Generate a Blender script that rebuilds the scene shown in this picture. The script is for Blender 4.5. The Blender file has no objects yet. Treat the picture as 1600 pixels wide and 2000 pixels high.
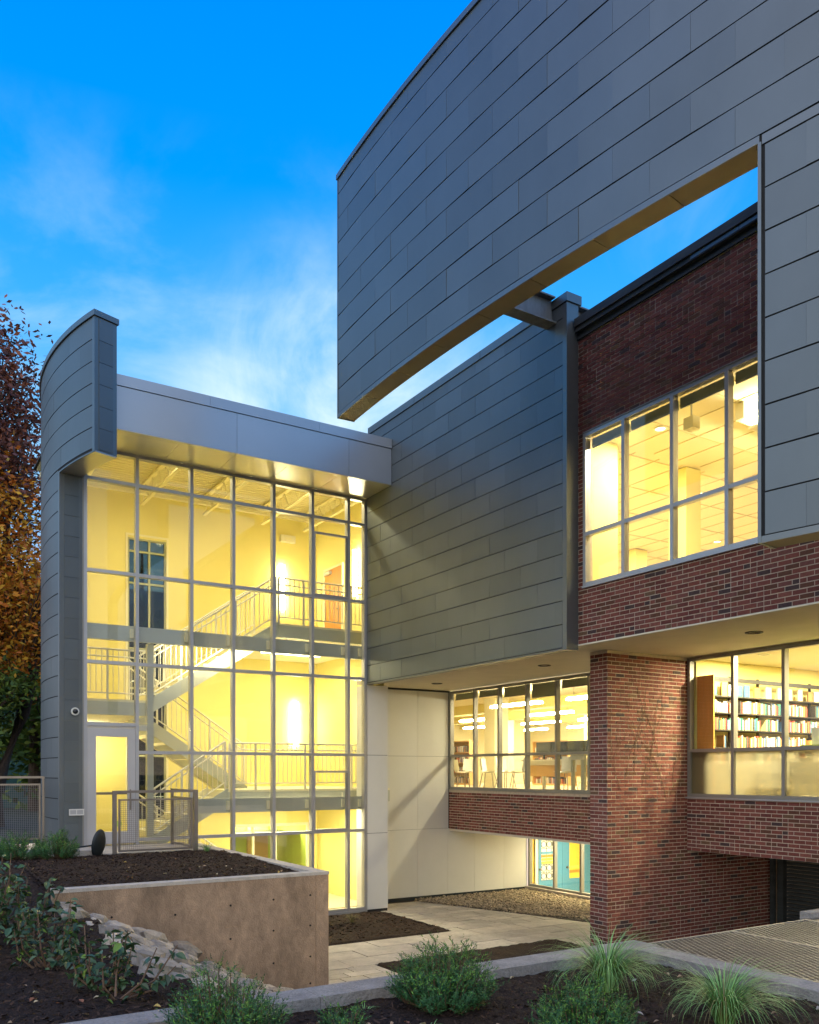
import bpy, math, random
from mathutils import Vector, Matrix, noise
R = math.radians
random.seed(7)
SC = bpy.context.scene
COL = SC.collection

# ------------------------------------------------------------------ camera
# x runs along the glass wall, y along the brick and zinc walls, z = 0 is eye level
cam = bpy.data.cameras.new('camera')
cam.lens = 30.24; cam.sensor_width = 36; cam.shift_y = 0.2535
cam.clip_start = 0.05; cam.clip_end = 2000
cam_o = bpy.data.objects.new('camera', cam); COL.objects.link(cam_o)
cam_o.rotation_euler = (R(90), 0, R(-32.06)); cam_o.location = (0, 0, 0)
SC.camera = cam_o

# ------------------------------------------------------------------ world: blue-hour sky with thin cloud
W = bpy.data.worlds.new('World'); SC.world = W; W.use_nodes = True
def build_world():
    nt = W.node_tree; nt.nodes.clear(); N = nt.nodes.new; L = nt.links.new
    out = N('ShaderNodeOutputWorld'); bg = N('ShaderNodeBackground'); bg.inputs[1].default_value = 1.0
    tc = N('ShaderNodeTexCoord'); sep = N('ShaderNodeSeparateXYZ'); L(tc.outputs['Generated'], sep.inputs[0])
    ramp = N('ShaderNodeValToRGB'); e = ramp.color_ramp
    e.elements[0].position = 0.0; e.elements[0].color = (0.86, 0.70, 0.58, 1)
    e.elements[1].position = 1.0; e.elements[1].color = (0.0, 0.11, 0.62, 1)
    for p, c in ((0.10, (0.66, 0.70, 0.78, 1)), (0.20, (0.36, 0.60, 0.95, 1)), (0.34, (0.14, 0.52, 1.0, 1)), (0.45, (0.045, 0.41, 1.0, 1)), (0.56, (0.0, 0.31, 1.0, 1)), (0.70, (0.0, 0.24, 0.96, 1))):
        q = e.elements.new(p); q.color = c
    L(sep.outputs['Z'], ramp.inputs[0])
    # soft cirrus: stretched fractal noise on the direction, faded out overhead
    mp = N('ShaderNodeMapping'); mp.inputs['Scale'].default_value = (2.1, 2.1, 3.4); mp.inputs['Location'].default_value = (1.45, 0.2, 0.35)
    mp.inputs['Rotation'].default_value = (0.25, 0.35, 0.3)
    L(tc.outputs['Generated'], mp.inputs[0])
    nz = N('ShaderNodeTexNoise'); nz.inputs['Scale'].default_value = 1.5; nz.inputs['Detail'].default_value = 7; nz.inputs['Roughness'].default_value = 0.58
    nz.inputs['Distortion'].default_value = 1.1
    L(mp.outputs[0], nz.inputs['Vector'])
    cr = N('ShaderNodeMapRange'); cr.interpolation_type = 'SMOOTHSTEP'
    cr.inputs[1].default_value = 0.43; cr.inputs[2].default_value = 0.80
    L(nz.outputs[0], cr.inputs[0])
    # a bank of brighter cloud low over the roof of the stair tower
    dot = N('ShaderNodeVectorMath'); dot.operation = 'DOT_PRODUCT'
    d = Vector((0.4212, 0.8220, 0.36)).normalized(); dot.inputs[1].default_value = d
    L(tc.outputs['Generated'], dot.inputs[0])
    bk = N('ShaderNodeMapRange'); bk.interpolation_type = 'SMOOTHERSTEP'; bk.inputs[1].default_value = 0.970; bk.inputs[2].default_value = 1.030
    L(dot.outputs['Value'], bk.inputs[0])
    n2 = N('ShaderNodeTexNoise'); n2.inputs['Scale'].default_value = 6.0; n2.inputs['Detail'].default_value = 6; n2.inputs['Roughness'].default_value = 0.6; n2.inputs['Distortion'].default_value = 0.6
    L(tc.outputs['Generated'], n2.inputs['Vector'])
    r2 = N('ShaderNodeMapRange'); r2.inputs[1].default_value = 0.38; r2.inputs[2].default_value = 0.62; r2.inputs[3].default_value = 0.25; r2.inputs[4].default_value = 1.5
    L(n2.outputs[0], r2.inputs[0])
    m1 = N('ShaderNodeMath'); m1.operation = 'MULTIPLY'; L(bk.outputs[0], m1.inputs[0]); L(r2.outputs[0], m1.inputs[1])
    fade = N('ShaderNodeMapRange'); fade.inputs[1].default_value = 0.60; fade.inputs[2].default_value = 0.30; fade.inputs[3].default_value = 0.0; fade.inputs[4].default_value = 0.8
    L(sep.outputs['Z'], fade.inputs[0])
    m2 = N('ShaderNodeMath'); m2.operation = 'MULTIPLY'; L(cr.outputs[0], m2.inputs[0]); L(fade.outputs[0], m2.inputs[1])
    ad = N('ShaderNodeMath'); ad.operation = 'ADD'; ad.use_clamp = True; L(m1.outputs[0], ad.inputs[0]); L(m2.outputs[0], ad.inputs[1])
    mx = N('ShaderNodeMix'); mx.data_type = 'RGBA'; mx.inputs[7].default_value = (0.78, 0.95, 1.0, 1)
    L(ad.outputs[0], mx.inputs[0]); L(ramp.outputs[0], mx.inputs[6])
    L(mx.outputs[2], bg.inputs[0]); L(bg.outputs[0], out.inputs[0])
build_world()

# ------------------------------------------------------------------ sun: the last soft glow of the western sky, behind the camera
sun = bpy.data.lights.new('sun', 'SUN'); sun.energy = 2.1; sun.angle = R(110); sun.color = (1.0, 0.83, 0.50)
sun_o = bpy.data.objects.new('sun', sun); COL.objects.link(sun_o)
sun_o.rotation_euler = Vector((0.72, 0.62, -0.42)).to_track_quat('-Z', 'Y').to_euler()
VS = SC.view_settings; VS.view_transform = 'Standard'; VS.look = 'None'; VS.gamma = 1; VS.exposure = 0.2; VS.use_curve_mapping = False
SC.render.engine = 'CYCLES'
cy = SC.cycles; cy.use_denoising = True; cy.max_bounces = 7; cy.diffuse_bounces = 4; cy.glossy_bounces = 3; cy.transmission_bounces = 4; cy.transparent_max_bounces = 12
cy.caustics_reflective = False; cy.caustics_refractive = False; cy.sample_clamp_indirect = 6; cy.blur_glossy = 1.0

# ------------------------------------------------------------------ materials
MATS = {}
def mat(name, base, rough=0.6, metal=0.0, var=0.0, vscale=3.0, bump=0.0, bscale=30.0, objvar=0.0, island=0.0, emit=0.0, ecol=None, stretch=(1, 1, 1), spec=0.5, ramp=None, var2=0.0, v2scale=14.0):
    m = bpy.data.materials.new(name); m.use_nodes = True; nt = m.node_tree
    b = nt.nodes['Principled BSDF']; N = nt.nodes.new; L = nt.links.new
    b.inputs['Roughness'].default_value = rough; b.inputs['Metallic'].default_value = metal; b.inputs['Specular IOR Level'].default_value = spec
    base4 = (*base, 1); col = None
    b.inputs['Base Color'].default_value = base4
    if ramp:
        src = N('ShaderNodeObjectInfo').outputs['Random'] if not island else N('ShaderNodeNewGeometry').outputs['Random Per Island']
        rp = N('ShaderNodeValToRGB'); rp.color_ramp.interpolation = 'CONSTANT'
        rp.color_ramp.elements[0].color = (*ramp[0][1], 1); rp.color_ramp.elements[0].position = ramp[0][0]
        rp.color_ramp.elements[1].color = (*ramp[1][1], 1); rp.color_ramp.elements[1].position = ramp[1][0]
        for p, c in ramp[2:]:
            q = rp.color_ramp.elements.new(p); q.color = (*c, 1)
        L(src, rp.inputs[0]); col = rp.outputs[0]
    def mul(colsock, facsock, lo, hi):
        mr = N('ShaderNodeMapRange'); mr.inputs[3].default_value = lo; mr.inputs[4].default_value = hi; L(facsock, mr.inputs[0])
        mm = N('ShaderNodeVectorMath'); mm.operation = 'SCALE'
        if colsock is None: mm.inputs[0].default_value = base
        else: L(colsock, mm.inputs[0])
        L(mr.outputs[0], mm.inputs['Scale']); return mm.outputs[0]
    vec = None
    if var or bump:
        g = N('ShaderNodeNewGeometry'); mp = N('ShaderNodeMapping'); mp.inputs['Scale'].default_value = stretch; L(g.outputs['Position'], mp.inputs[0]); vec = mp.outputs[0]
    if var:
        t = N('ShaderNodeTexNoise'); t.inputs['Scale'].default_value = vscale; t.inputs['Detail'].default_value = 6; t.inputs['Roughness'].default_value = 0.65; L(vec, t.inputs['Vector'])
        mr = N('ShaderNodeMapRange'); mr.inputs[1].default_value = 0.3; mr.inputs[2].default_value = 0.7; L(t.outputs[0], mr.inputs[0])
        col = mul(col, mr.outputs[0], 1 - var, 1 + var)
    if var2:
        t = N('ShaderNodeTexNoise'); t.inputs['Scale'].default_value = v2scale; t.inputs['Detail'].default_value = 7; t.inputs['Roughness'].default_value = 0.75; t.inputs['Distortion'].default_value = 0.8; L(vec, t.inputs['Vector'])
        mr = N('ShaderNodeMapRange'); mr.inputs[1].default_value = 0.35; mr.inputs[2].default_value = 0.65; L(t.outputs[0], mr.inputs[0])
        col = mul(col, mr.outputs[0], 1 - var2, 1 + var2)
    if objvar:
        col = mul(col, N('ShaderNodeObjectInfo').outputs['Random'], 1 - objvar, 1 + objvar)
    if island and not ramp:
        col = mul(col, N('ShaderNodeNewGeometry').outputs['Random Per Island'], 1 - island, 1 + island)
    if col is not None: L(col, b.inputs['Base Color'])
    if bump:
        t = N('ShaderNodeTexNoise'); t.inputs['Scale'].default_value = bscale; t.inputs['Detail'].default_value = 5; L(vec, t.inputs['Vector'])
        bp = N('ShaderNodeBump'); bp.inputs['Strength'].default_value = bump; bp.inputs['Distance'].default_value = 0.02; L(t.outputs[0], bp.inputs['Height']); L(bp.outputs[0], b.inputs['Normal'])
    if emit:
        b.inputs['Emission Color'].default_value = (*(ecol or base), 1); b.inputs['Emission Strength'].default_value = emit
    MATS[name] = m
    return m
def glass(name, tint, refl, rough=0.0, frost=0.0):
    m = bpy.data.materials.new(name); m.use_nodes = True; nt = m.node_tree; nt.nodes.clear(); N = nt.nodes.new; L = nt.links.new
    o = N('ShaderNodeOutputMaterial'); tr = N('ShaderNodeBsdfTransparent'); tr.inputs[0].default_value = (*tint, 1)
    gl = N('ShaderNodeBsdfGlossy'); gl.inputs['Roughness'].default_value = rough
    # reflectance of a thin pane (Schlick), the same from either side
    ge = N('ShaderNodeNewGeometry'); dt = N('ShaderNodeVectorMath'); dt.operation = 'DOT_PRODUCT'; L(ge.outputs['Normal'], dt.inputs[0]); L(ge.outputs['Incoming'], dt.inputs[1])
    ab = N('ShaderNodeMath'); ab.operation = 'ABSOLUTE'; L(dt.outputs['Value'], ab.inputs[0])
    om = N('ShaderNodeMath'); om.operation = 'SUBTRACT'; om.inputs[0].default_value = 1; L(ab.outputs[0], om.inputs[1])
    pw = N('ShaderNodeMath'); pw.operation = 'POWER'; pw.inputs[1].default_value = 5; L(om.outputs[0], pw.inputs[0])
    ml = N('ShaderNodeMath'); ml.operation = 'MULTIPLY_ADD'; ml.inputs[1].default_value = 0.95 * refl; ml.inputs[2].default_value = 0.045 * refl; L(pw.outputs[0], ml.inputs[0])
    mx = N('ShaderNodeMixShader'); L(ml.outputs[0], mx.inputs[0]); L(tr.outputs[0], mx.inputs[1]); L(gl.outputs[0], mx.inputs[2])
    fin = mx
    if frost:
        tl = N('ShaderNodeBsdfTranslucent'); tl.inputs[0].default_value = (0.42, 0.39, 0.29, 1)
        df = N('ShaderNodeBsdfDiffuse'); df.inputs[0].default_value = (0.3, 0.28, 0.22, 1)
        m0 = N('ShaderNodeMixShader'); m0.inputs[0].default_value = 0.25; L(tl.outputs[0], m0.inputs[1]); L(df.outputs[0], m0.inputs[2])
        m2 = N('ShaderNodeMixShader'); m2.inputs[0].default_value = frost; L(mx.outputs[0], m2.inputs[1]); L(m0.outputs[0], m2.inputs[2]); fin = m2
    L(fin.outputs[0], o.inputs[0]); MATS[name] = m
    return m

mat('zinc', (0.146, 0.166, 0.174), 0.42, 0.55, var=0.07, vscale=0.9, bump=0.10, bscale=2.2, objvar=0.08, stretch=(1, 1, 0.6))
mat('zinc_trim', (0.17, 0.187, 0.193), 0.36, 0.6, var=0.05, vscale=1.2)
mat('zinc_lit_under', (0.20, 0.165, 0.105), 0.5, 0.3, var=0.1, vscale=2)  # zinc browned: yellow window light on the underside put into the colour
mat('zinc_gap', (0.015, 0.016, 0.018), 0.8)
mat('acm', (0.41, 0.445, 0.50), 0.30, 0.45, var=0.03, vscale=0.7, objvar=0.03)
mat('acm_soffit', (0.54, 0.53, 0.50), 0.33, 0.65, var=0.04, vscale=1.0, objvar=0.05)
mat('alu', (0.46, 0.455, 0.46), 0.38, 0.5, var=0.04, vscale=2)
mat('alu_bronze', (0.30, 0.285, 0.26), 0.42, 0.4, var=0.04, vscale=2)
mat('alu_door', (0.52, 0.50, 0.49), 0.4, 0.35, var=0.04, vscale=2)
mat('gasket', (0.02, 0.02, 0.02), 0.7)
BR = [(0.0, (0.177, 0.0537, 0.0432)), (0.2, (0.2095, 0.0661, 0.051)), (0.4, (0.1445, 0.0448, 0.0371)), (0.55, (0.1842, 0.0689, 0.0572)), (0.7, (0.13, 0.0537, 0.0348)), (0.82, (0.2312, 0.0792, 0.0603)), (0.92, (0.0738, 0.0458, 0.0454)), (0.975, (0.1589, 0.0895, 0.0541))]
mat('brick', (0.16, 0.05, 0.04), 0.85, var=0.22, vscale=28, bump=0.25, bscale=90, ramp=BR, spec=0.25)
mat('brick_far', (0.16, 0.05, 0.04), 0.85, var=0.22, vscale=28, bump=0.25, bscale=90, ramp=BR, island=1, spec=0.25)
mat('mortar', (0.56, 0.46, 0.36), 0.95, var=0.15, vscale=12, bump=0.3, bscale=120)
mat('cornice', (0.055, 0.062, 0.062), 0.6, 0.3, var=0.35, vscale=5, stretch=(1, 0.3, 2))
mat('stucco', (0.62, 0.56, 0.46), 0.9, var=0.06, vscale=2, bump=0.25, bscale=180)
mat('white_panel', (0.70, 0.68, 0.63), 0.55, var=0.03, vscale=1.5, objvar=0.03, bump=0.05, bscale=150)
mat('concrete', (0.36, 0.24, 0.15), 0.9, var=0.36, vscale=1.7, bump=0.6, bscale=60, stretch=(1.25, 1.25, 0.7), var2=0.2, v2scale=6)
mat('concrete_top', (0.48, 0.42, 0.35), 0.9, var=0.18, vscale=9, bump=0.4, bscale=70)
mat('curb', (0.29, 0.26, 0.225), 0.9, var=0.25, vscale=5, bump=0.6, bscale=60, var2=0.22, v2scale=40)
mat('hole', (0.02, 0.016, 0.012), 0.9)
mat('paver', (0.46, 0.405, 0.33), 0.85, var=0.18, vscale=3, bump=0.25, bscale=50, objvar=0.14, var2=0.12)
mat('paver_joint', (0.10, 0.08, 0.06), 0.95)
mat('mulch', (0.036, 0.022, 0.015), 0.95, var=0.5, vscale=22, bump=1.0, bscale=70, spec=0.2)
mat('mulch_chip', (0.055, 0.032, 0.021), 0.9, island=0.6, spec=0.2)
mat('soil', (0.07, 0.05, 0.035), 0.95, var=0.4, vscale=9, bump=0.8, bscale=40)
mat('stone', (0.36, 0.30, 0.225), 0.9, var=0.30, vscale=9, bump=0.8, bscale=25, objvar=0.38)
mat('gravel', (0.36, 0.28, 0.18), 0.9, island=0.45)
mat('steel', (0.26, 0.225, 0.20), 0.32, 0.85, var=0.10, vscale=6)
mat('wire', (0.30, 0.27, 0.24), 0.4, 0.8)
mat('grate', (0.23, 0.205, 0.185), 0.55, 0.5, var=0.15, vscale=4)
mat('dark_metal', (0.022, 0.028, 0.032), 0.5, 0.3)
mat('beam', (0.17, 0.185, 0.20), 0.6, 0.4, var=0.3, vscale=6, stretch=(1, 1, 0.3))
mat('yellow_wall', (0.80, 0.70, 0.26), 0.8, var=0.02, vscale=1.0)
mat('yellow_deep', (0.80, 0.56, 0.06), 0.8)
mat('cream', (0.82, 0.76, 0.52), 0.8, var=0.02, vscale=1)
mat('ceil', (0.80, 0.72, 0.50), 0.9)
mat('deck', (0.80, 0.72, 0.42), 0.7)
mat('white_paint', (0.80, 0.76, 0.62), 0.5)
mat('girt', (0.50, 0.51, 0.44), 0.45, 0.2, var=0.05)
mat('floor_in', (0.55, 0.48, 0.34), 0.5, var=0.05)
mat('carpet', (0.50, 0.41, 0.26), 0.95)
mat('wood', (0.58, 0.24, 0.035), 0.5, var=0.12, vscale=6, stretch=(3, 3, 0.3))
mat('wood_desk', (0.66, 0.40, 0.16), 0.5, var=0.08)
mat('lamp_glow', (1.0, 0.95, 0.80), 0.5, emit=38.0, ecol=(1.0, 0.92, 0.62))
mat('lamp_soft', (1.0, 0.95, 0.80), 0.5, emit=30.0, ecol=(1.0, 0.92, 0.62))
mat('lamp_pendant', (1.0, 0.95, 0.80), 0.5, emit=110.0, ecol=(1.0, 0.91, 0.62))
mat('lamp_lens', (1.0, 0.95, 0.80), 0.5, emit=6.0, ecol=(1.0, 0.9, 0.66))
mat('black_metal', (0.03, 0.028, 0.024), 0.5, 0.2)
mat('screen', (0.02, 0.022, 0.024), 0.25)
mat('plastic_white', (0.78, 0.76, 0.68), 0.45)
mat('blue_door', (0.085, 0.28, 0.46), 0.45, var=0.03)
mat('lime', (0.50, 0.60, 0.10), 0.8)
mat('ceiling_bar', (0.62, 0.52, 0.30), 0.8)
mat('lattice', (0.05, 0.06, 0.05), 0.5)
mat('paper', (0.80, 0.79, 0.72), 0.7)
mat('book', (0.4, 0.2, 0.1), 0.6, ramp=[(0, (0.55, 0.50, 0.40)), (0.14, (0.35, 0.06, 0.04)), (0.26, (0.05, 0.12, 0.25)), (0.36, (0.62, 0.58, 0.50)), (0.5, (0.30, 0.16, 0.06)), (0.6, (0.04, 0.18, 0.15)), (0.7, (0.60, 0.30, 0.08)), (0.8, (0.05, 0.045, 0.04)), (0.9, (0.70, 0.62, 0.25))])
mat('shade', (0.40, 0.40, 0.24), 0.8)
mat('leaf_green', (0.05, 0.10, 0.036), 0.42, objvar=0.5)
mat('leaf_lime', (0.16, 0.26, 0.03), 0.45)
mat('yew', (0.034, 0.115, 0.024), 0.6, island=0.5)
mat('yew_tip', (0.13, 0.28, 0.03), 0.6, island=0.5)
mat('twig', (0.17, 0.10, 0.06), 0.8)
mat('grass_blade', (0.20, 0.38, 0.10), 0.5, island=0.55)
mat('grass_dry', (0.20, 0.17, 0.05), 0.6, island=0.4)
mat('bark', (0.075, 0.05, 0.036), 0.95, var=0.45, vscale=9, bump=1.0, bscale=20, stretch=(2, 2, 0.4))
def leafmat(name, a, b_, c):
    return mat(name, a, 0.6, island=1, ramp=[(0, a), (0.35, b_), (0.7, c)], spec=0.2)
leafmat('tree_purple', (0.20, 0.085, 0.075), (0.28, 0.10, 0.055), (0.14, 0.065, 0.06))
leafmat('tree_orange', (0.62, 0.25, 0.03), (0.50, 0.15, 0.028), (0.66, 0.36, 0.04))
leafmat('tree_green', (0.10, 0.16, 0.03), (0.16, 0.20, 0.03), (0.06, 0.11, 0.03))
mat('fallen', (0.4, 0.25, 0.12), 0.8, ramp=[(0, (0.45, 0.30, 0.18)), (0.3, (0.50, 0.40, 0.24)), (0.55, (0.30, 0.12, 0.06)), (0.75, (0.55, 0.38, 0.10)), (0.9, (0.40, 0.34, 0.28))])
mat('lawn', (0.05, 0.055, 0.028), 0.95, var=0.4, vscale=3)
mat('house_wall', (0.28, 0.24, 0.22), 0.9, var=0.1)
mat('house_teal', (0.05, 0.13, 0.12), 0.8, var=0.15, vscale=3)
mat('roof_slate', (0.06, 0.075, 0.07), 0.85, objvar=0.3)
glass('glass', (0.97, 0.97, 0.94), 0.9)
glass('glass_grey', (0.90, 0.90, 0.84), 0.9)
glass('frosted', (0.9, 0.9, 0.82), 0.8, frost=0.62)
glass('glass_out', (0.35, 0.40, 0.36), 0.9)

# ------------------------------------------------------------------ mesh helpers
class MB:
    def __init__(s): s.v = []; s.f = []
    def box(s, x0, x1, y0, y1, z0, z1):
        n = len(s.v)
        s.v += [(x0, y0, z0), (x1, y0, z0), (x1, y1, z0), (x0, y1, z0), (x0, y0, z1), (x1, y0, z1), (x1, y1, z1), (x0, y1, z1)]
        s.f += [tuple(n + i for i in q) for q in ((0, 3, 2, 1), (4, 5, 6, 7), (0, 1, 5, 4), (1, 2, 6, 5), (2, 3, 7, 6), (3, 0, 4, 7))]
        return s
    def quad(s, a, b, c, d):
        n = len(s.v); s.v += [tuple(a), tuple(b), tuple(c), tuple(d)]; s.f.append((n, n + 1, n + 2, n + 3)); return s
    def tri(s, a, b, c):
        n = len(s.v); s.v += [tuple(a), tuple(b), tuple(c)]; s.f.append((n, n + 1, n + 2)); return s
    def poly(s, pts, z0, z1):
        n = len(s.v); k = len(pts)
        s.v += [(p[0], p[1], z0) for p in pts] + [(p[0], p[1], z1) for p in pts]
        s.f.append(tuple(n + i for i in range(k - 1, -1, -1))); s.f.append(tuple(n + k + i for i in range(k)))
        for i in range(k):
            j = (i + 1) % k; s.f.append((n + i, n + j, n + k + j, n + k + i))
        return s
    def prism(s, pts, axis, a0, a1):      # polygon in the plane across `axis`, swept from a0 to a1
        n = len(s.v); k = len(pts)
        for a in (a0, a1):
            for p, q in pts:
                s.v.append((a, p, q) if axis == 'x' else (p, a, q))
        s.f.append(tuple(n + i for i in range(k))); s.f.append(tuple(n + k + i for i in range(k - 1, -1, -1)))
        for i in range(k):
            j = (i + 1) % k; s.f.append((n + j, n + i, n + k + i, n + k + j))
        return s
    def tube(s, pts, r, n=8, r1=None, cap=True):
        pts = [Vector(p) for p in pts]; m = len(pts); base = len(s.v)
        for i, p in enumerate(pts):
            d = (pts[min(i + 1, m - 1)] - pts[max(i - 1, 0)])
            d = d.normalized() if d.length > 1e-9 else Vector((0, 0, 1))
            a = d.cross(Vector((0, 0, 1))) if abs(d.z) < 0.95 else d.cross(Vector((1, 0, 0)))
            a.normalize(); b = d.cross(a)
            rr = r if r1 is None else r + (r1 - r) * i / max(m - 1, 1)
            for k in range(n):
                t = 2 * math.pi * k / n
                s.v.append(tuple(p + a * (rr * math.cos(t)) + b * (rr * math.sin(t))))
        for i in range(m - 1):
            for k in range(n):
                k2 = (k + 1) % n
                s.f.append((base + i * n + k, base + i * n + k2, base + (i + 1) * n + k2, base + (i + 1) * n + k))
        if cap:
            s.f.append(tuple(base + k for k in range(n - 1, -1, -1))); s.f.append(tuple(base + (m - 1) * n + k for k in range(n)))
        return s
    def arc(s, C, r0, r1, p0, p1, z0, z1, n=24):     # curved slab; angle 0 points along -x, positive towards +y
        b = len(s.v)
        for i in range(n + 1):
            p = p0 + (p1 - p0) * i / n
            for r in (r0, r1):
                for z in (z0, z1):
                    s.v.append((C[0] - r * math.cos(p), C[1] + r * math.sin(p), z))
        for i in range(n):
            a = b + i * 4; c = a + 4
            s.f += [(a + 1, c + 1, c + 3, a + 3), (a, a + 2, c + 2, c), (a, c, c + 1, a + 1), (a + 2, a + 3, c + 3, c + 2)]
        e = b + n * 4
        s.f += [(b, b + 1, b + 3, b + 2), (e, e + 2, e + 3, e + 1)]
        return s
    def mesh(s, name):
        me = bpy.data.meshes.new(name); me.from_pydata(s.v, [], s.f); me.update(); return me
    def build(s, name, m, parent=None, smooth=False):
        me = s.mesh(name); me.materials.append(MATS[m])
        if smooth: me.polygons.foreach_set('use_smooth', [True] * len(me.polygons))
        return link(name, me, parent)
def link(name, data, parent=None):
    o = bpy.data.objects.new(name, data); COL.objects.link(o)
    if parent is not None: setpar(o, parent)
    return o
WORLD = {}
def setpar(o, parent):
    o.parent = parent
    o.matrix_parent_inverse = WORLD.get(parent.name, Matrix.Identity(4)).inverted()
    return o
def tag(o, label, cat=None, group=None, kind=None):
    o['label'] = label
    if cat: o['category'] = cat
    if group: o['group'] = group
    if kind: o['kind'] = kind
    return o
def thing(name, label, cat, loc=(0, 0, 0), group=None):
    o = bpy.data.objects.new(name, None); COL.objects.link(o); o.location = loc; o.empty_display_size = 0.2
    WORLD[o.name] = Matrix.Translation(loc); tag(o, label, cat, group); return o
def part(name, parent):              # an empty that only gathers sub-parts
    o = bpy.data.objects.new(name, None); COL.objects.link(o); setpar(o, parent); o.empty_display_size = 0.1; return o
def struct(o): o['kind'] = 'structure'; return o
def stuff(o): o['kind'] = 'stuff'; return o
UNIT = {}
def unit(m):                          # unit cube centred on the origin, shared by alike pieces
    if m not in UNIT:
        me = MB().box(-.5, .5, -.5, .5, -.5, .5).mesh('block_' + m); me.materials.append(MATS[m]); UNIT[m] = me
    return UNIT[m]
def piece(name, m, x0, x1, y0, y1, z0, z1, parent):
    o = bpy.data.objects.new(name, unit(m)); COL.objects.link(o)
    o.location = ((x0 + x1) / 2, (y0 + y1) / 2, (z0 + z1) / 2); o.scale = (x1 - x0, y1 - y0, z1 - z0)
    return setpar(o, parent)
def bx(name, m, x0, x1, y0, y1, z0, z1, parent=None):
    return MB().box(x0, x1, y0, y1, z0, z1).build(name, m, parent)
def lamp(name, typ, loc, power, parent, size=0.2, color=(1, 0.90, 0.58), rot=None, sy=None):
    l = bpy.data.lights.new(name, typ); l.energy = power; l.color = color
    if typ == 'AREA':
        l.size = size
        if sy: l.shape = 'RECTANGLE'; l.size_y = sy
    else: l.shadow_soft_size = size
    o = link(name, l, parent); o.location = loc
    if rot: o.rotation_euler = rot
    return o

# ================================================================== levels (metres above the eye)
ZC = -3.25       # lower court paving
ZD = -1.43       # door landing and upper beds
ZF = 2.085       # soffit under the first floor
UM, UB, UW = 9.67, 9.91, 12.68      # zinc wall, upper brick wall, recessed window wall
VG = 17.31                          # glass wall of the stair tower

# ------------------------------------------------------------------ ground sheets
g = MB()
g.quad((-400, -400, -1.75), (1.9, -400, -1.75), (1.9, 400, -1.75), (-400, 400, -1.75))
g.quad((1.9, -400, -1.75), (5.75, -400, -1.75), (5.75, 5.45, -1.75), (1.9, 5.45, -1.75))
g.quad((5.75, -400, -1.75), (400, -400, -1.75), (400, -8, -1.75), (5.75, -8, -1.75))
g.quad((1.9, 22.6, -1.75), (400, 22.6, -1.75), (400, 400, -1.75), (1.9, 400, -1.75))
struct(g.build('ground', 'lawn'))
court = struct(MB().box(1.9, 15.4, -8, 18.6, ZC - 0.3, ZC - 0.05).build('court_paving', 'paver_joint'))

# ================================================================== the library building
LIB = thing('library_building', 'modern library of grey zinc, red brick and glowing glass stair tower', 'building', (9.7, 14, ZC))
random.seed(11)

def brick_wall(name, axis, pos, s0, s1, z0, z1, holes=(), depth=0.2, zbase=None, near=None, cap=300):
    """bricks on the plane axis=pos (facing the negative side), s along the wall; the nearest `cap` are objects of their own"""
    root = part(name, LIB)
    bk = MB()
    def blk(m, a0, a1, b0, b1, d0, d1):
        if axis == 'x': m.box(pos + d0, pos + d1, a0, a1, b0, b1)
        else: m.box(a0, a1, pos + d0, pos + d1, b0, b1)
    # mortar bed, cut round the holes
    zs = sorted({z0, z1, *[h[2] for h in holes], *[h[3] for h in holes]})
    for za, zb in zip(zs, zs[1:]):
        hh = [h for h in holes if h[2] < (za + zb) / 2 < h[3]]
        cuts = [s0]
        for h in sorted(hh): cuts += [max(h[0], s0), min(h[1], s1)]
        cuts.append(s1)
        for a, b in zip(cuts[::2], cuts[1::2]):
            if b - a > 0.01: blk(bk, a, b, za, zb, 0.004, depth)
    bk.build('mortar', 'mortar', root)
    P, Lb, H, J = 0.0677, 0.2045, 0.0548, 0.0125
    if zbase is None: zbase = z0
    out = []
    n = int(round((z1 - zbase) / P))
    for r in range(n):
        za = zbase + r * P + J / 2; zb = za + H
        if za < z0 - 0.001 or zb > z1 + 0.004: continue
        s = s0 - (Lb / 2 if r % 2 else 0) - 0.002
        while s < s1:
            segs = [(s, s + Lb)]
            if random.random() < 0.09: segs = [(s, s + Lb / 2), (s + Lb / 2, s + Lb)]
            for a, b in segs:
                a2, b2 = max(a + J / 2, s0), min(b - J / 2, s1)
                for h in holes:
                    if h[2] < zb - 0.012 and h[3] > za + 0.012:
                        if a2 < h[1] and b2 > h[0]:
                            if a2 < h[0] - 0.02: b2 = h[0]
                            elif b2 > h[1] + 0.02: a2 = h[1]
                            else: a2 = b2
                if b2 - a2 > 0.03: out.append((a2, b2, za, zb))
            s += Lb
    def key(q):
        sc, zc = (q[0] + q[1]) / 2, (q[2] + q[3]) / 2
        x, y = (pos, sc) if axis == 'x' else (sc, pos)
        k = (x * x + y * y + zc * zc) ** 0.5
        if near and not near(sc, zc): k += 100
        return k
    out.sort(key=key)
    for a, b, za, zb in out[:cap]:
        pr = random.uniform(-0.0035, 0.002); dz = random.uniform(-0.0012, 0.0012)
        if axis == 'x': o = piece('brick', 'brick', pos + pr, pos + 0.05, a, b, za + dz, zb + dz, root)
        else: o = piece('brick', 'brick', a, b, pos + pr, pos + 0.05, za + dz, zb + dz, root)
    if len(out) > cap:
        m = MB()
        for a, b, za, zb in out[cap:]:
            blk(m, a, b, za, zb, random.uniform(-0.0035, 0.002), 0.05)
        stuff(m.build('bricks_beyond', 'brick_far', root))
    return root

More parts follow.
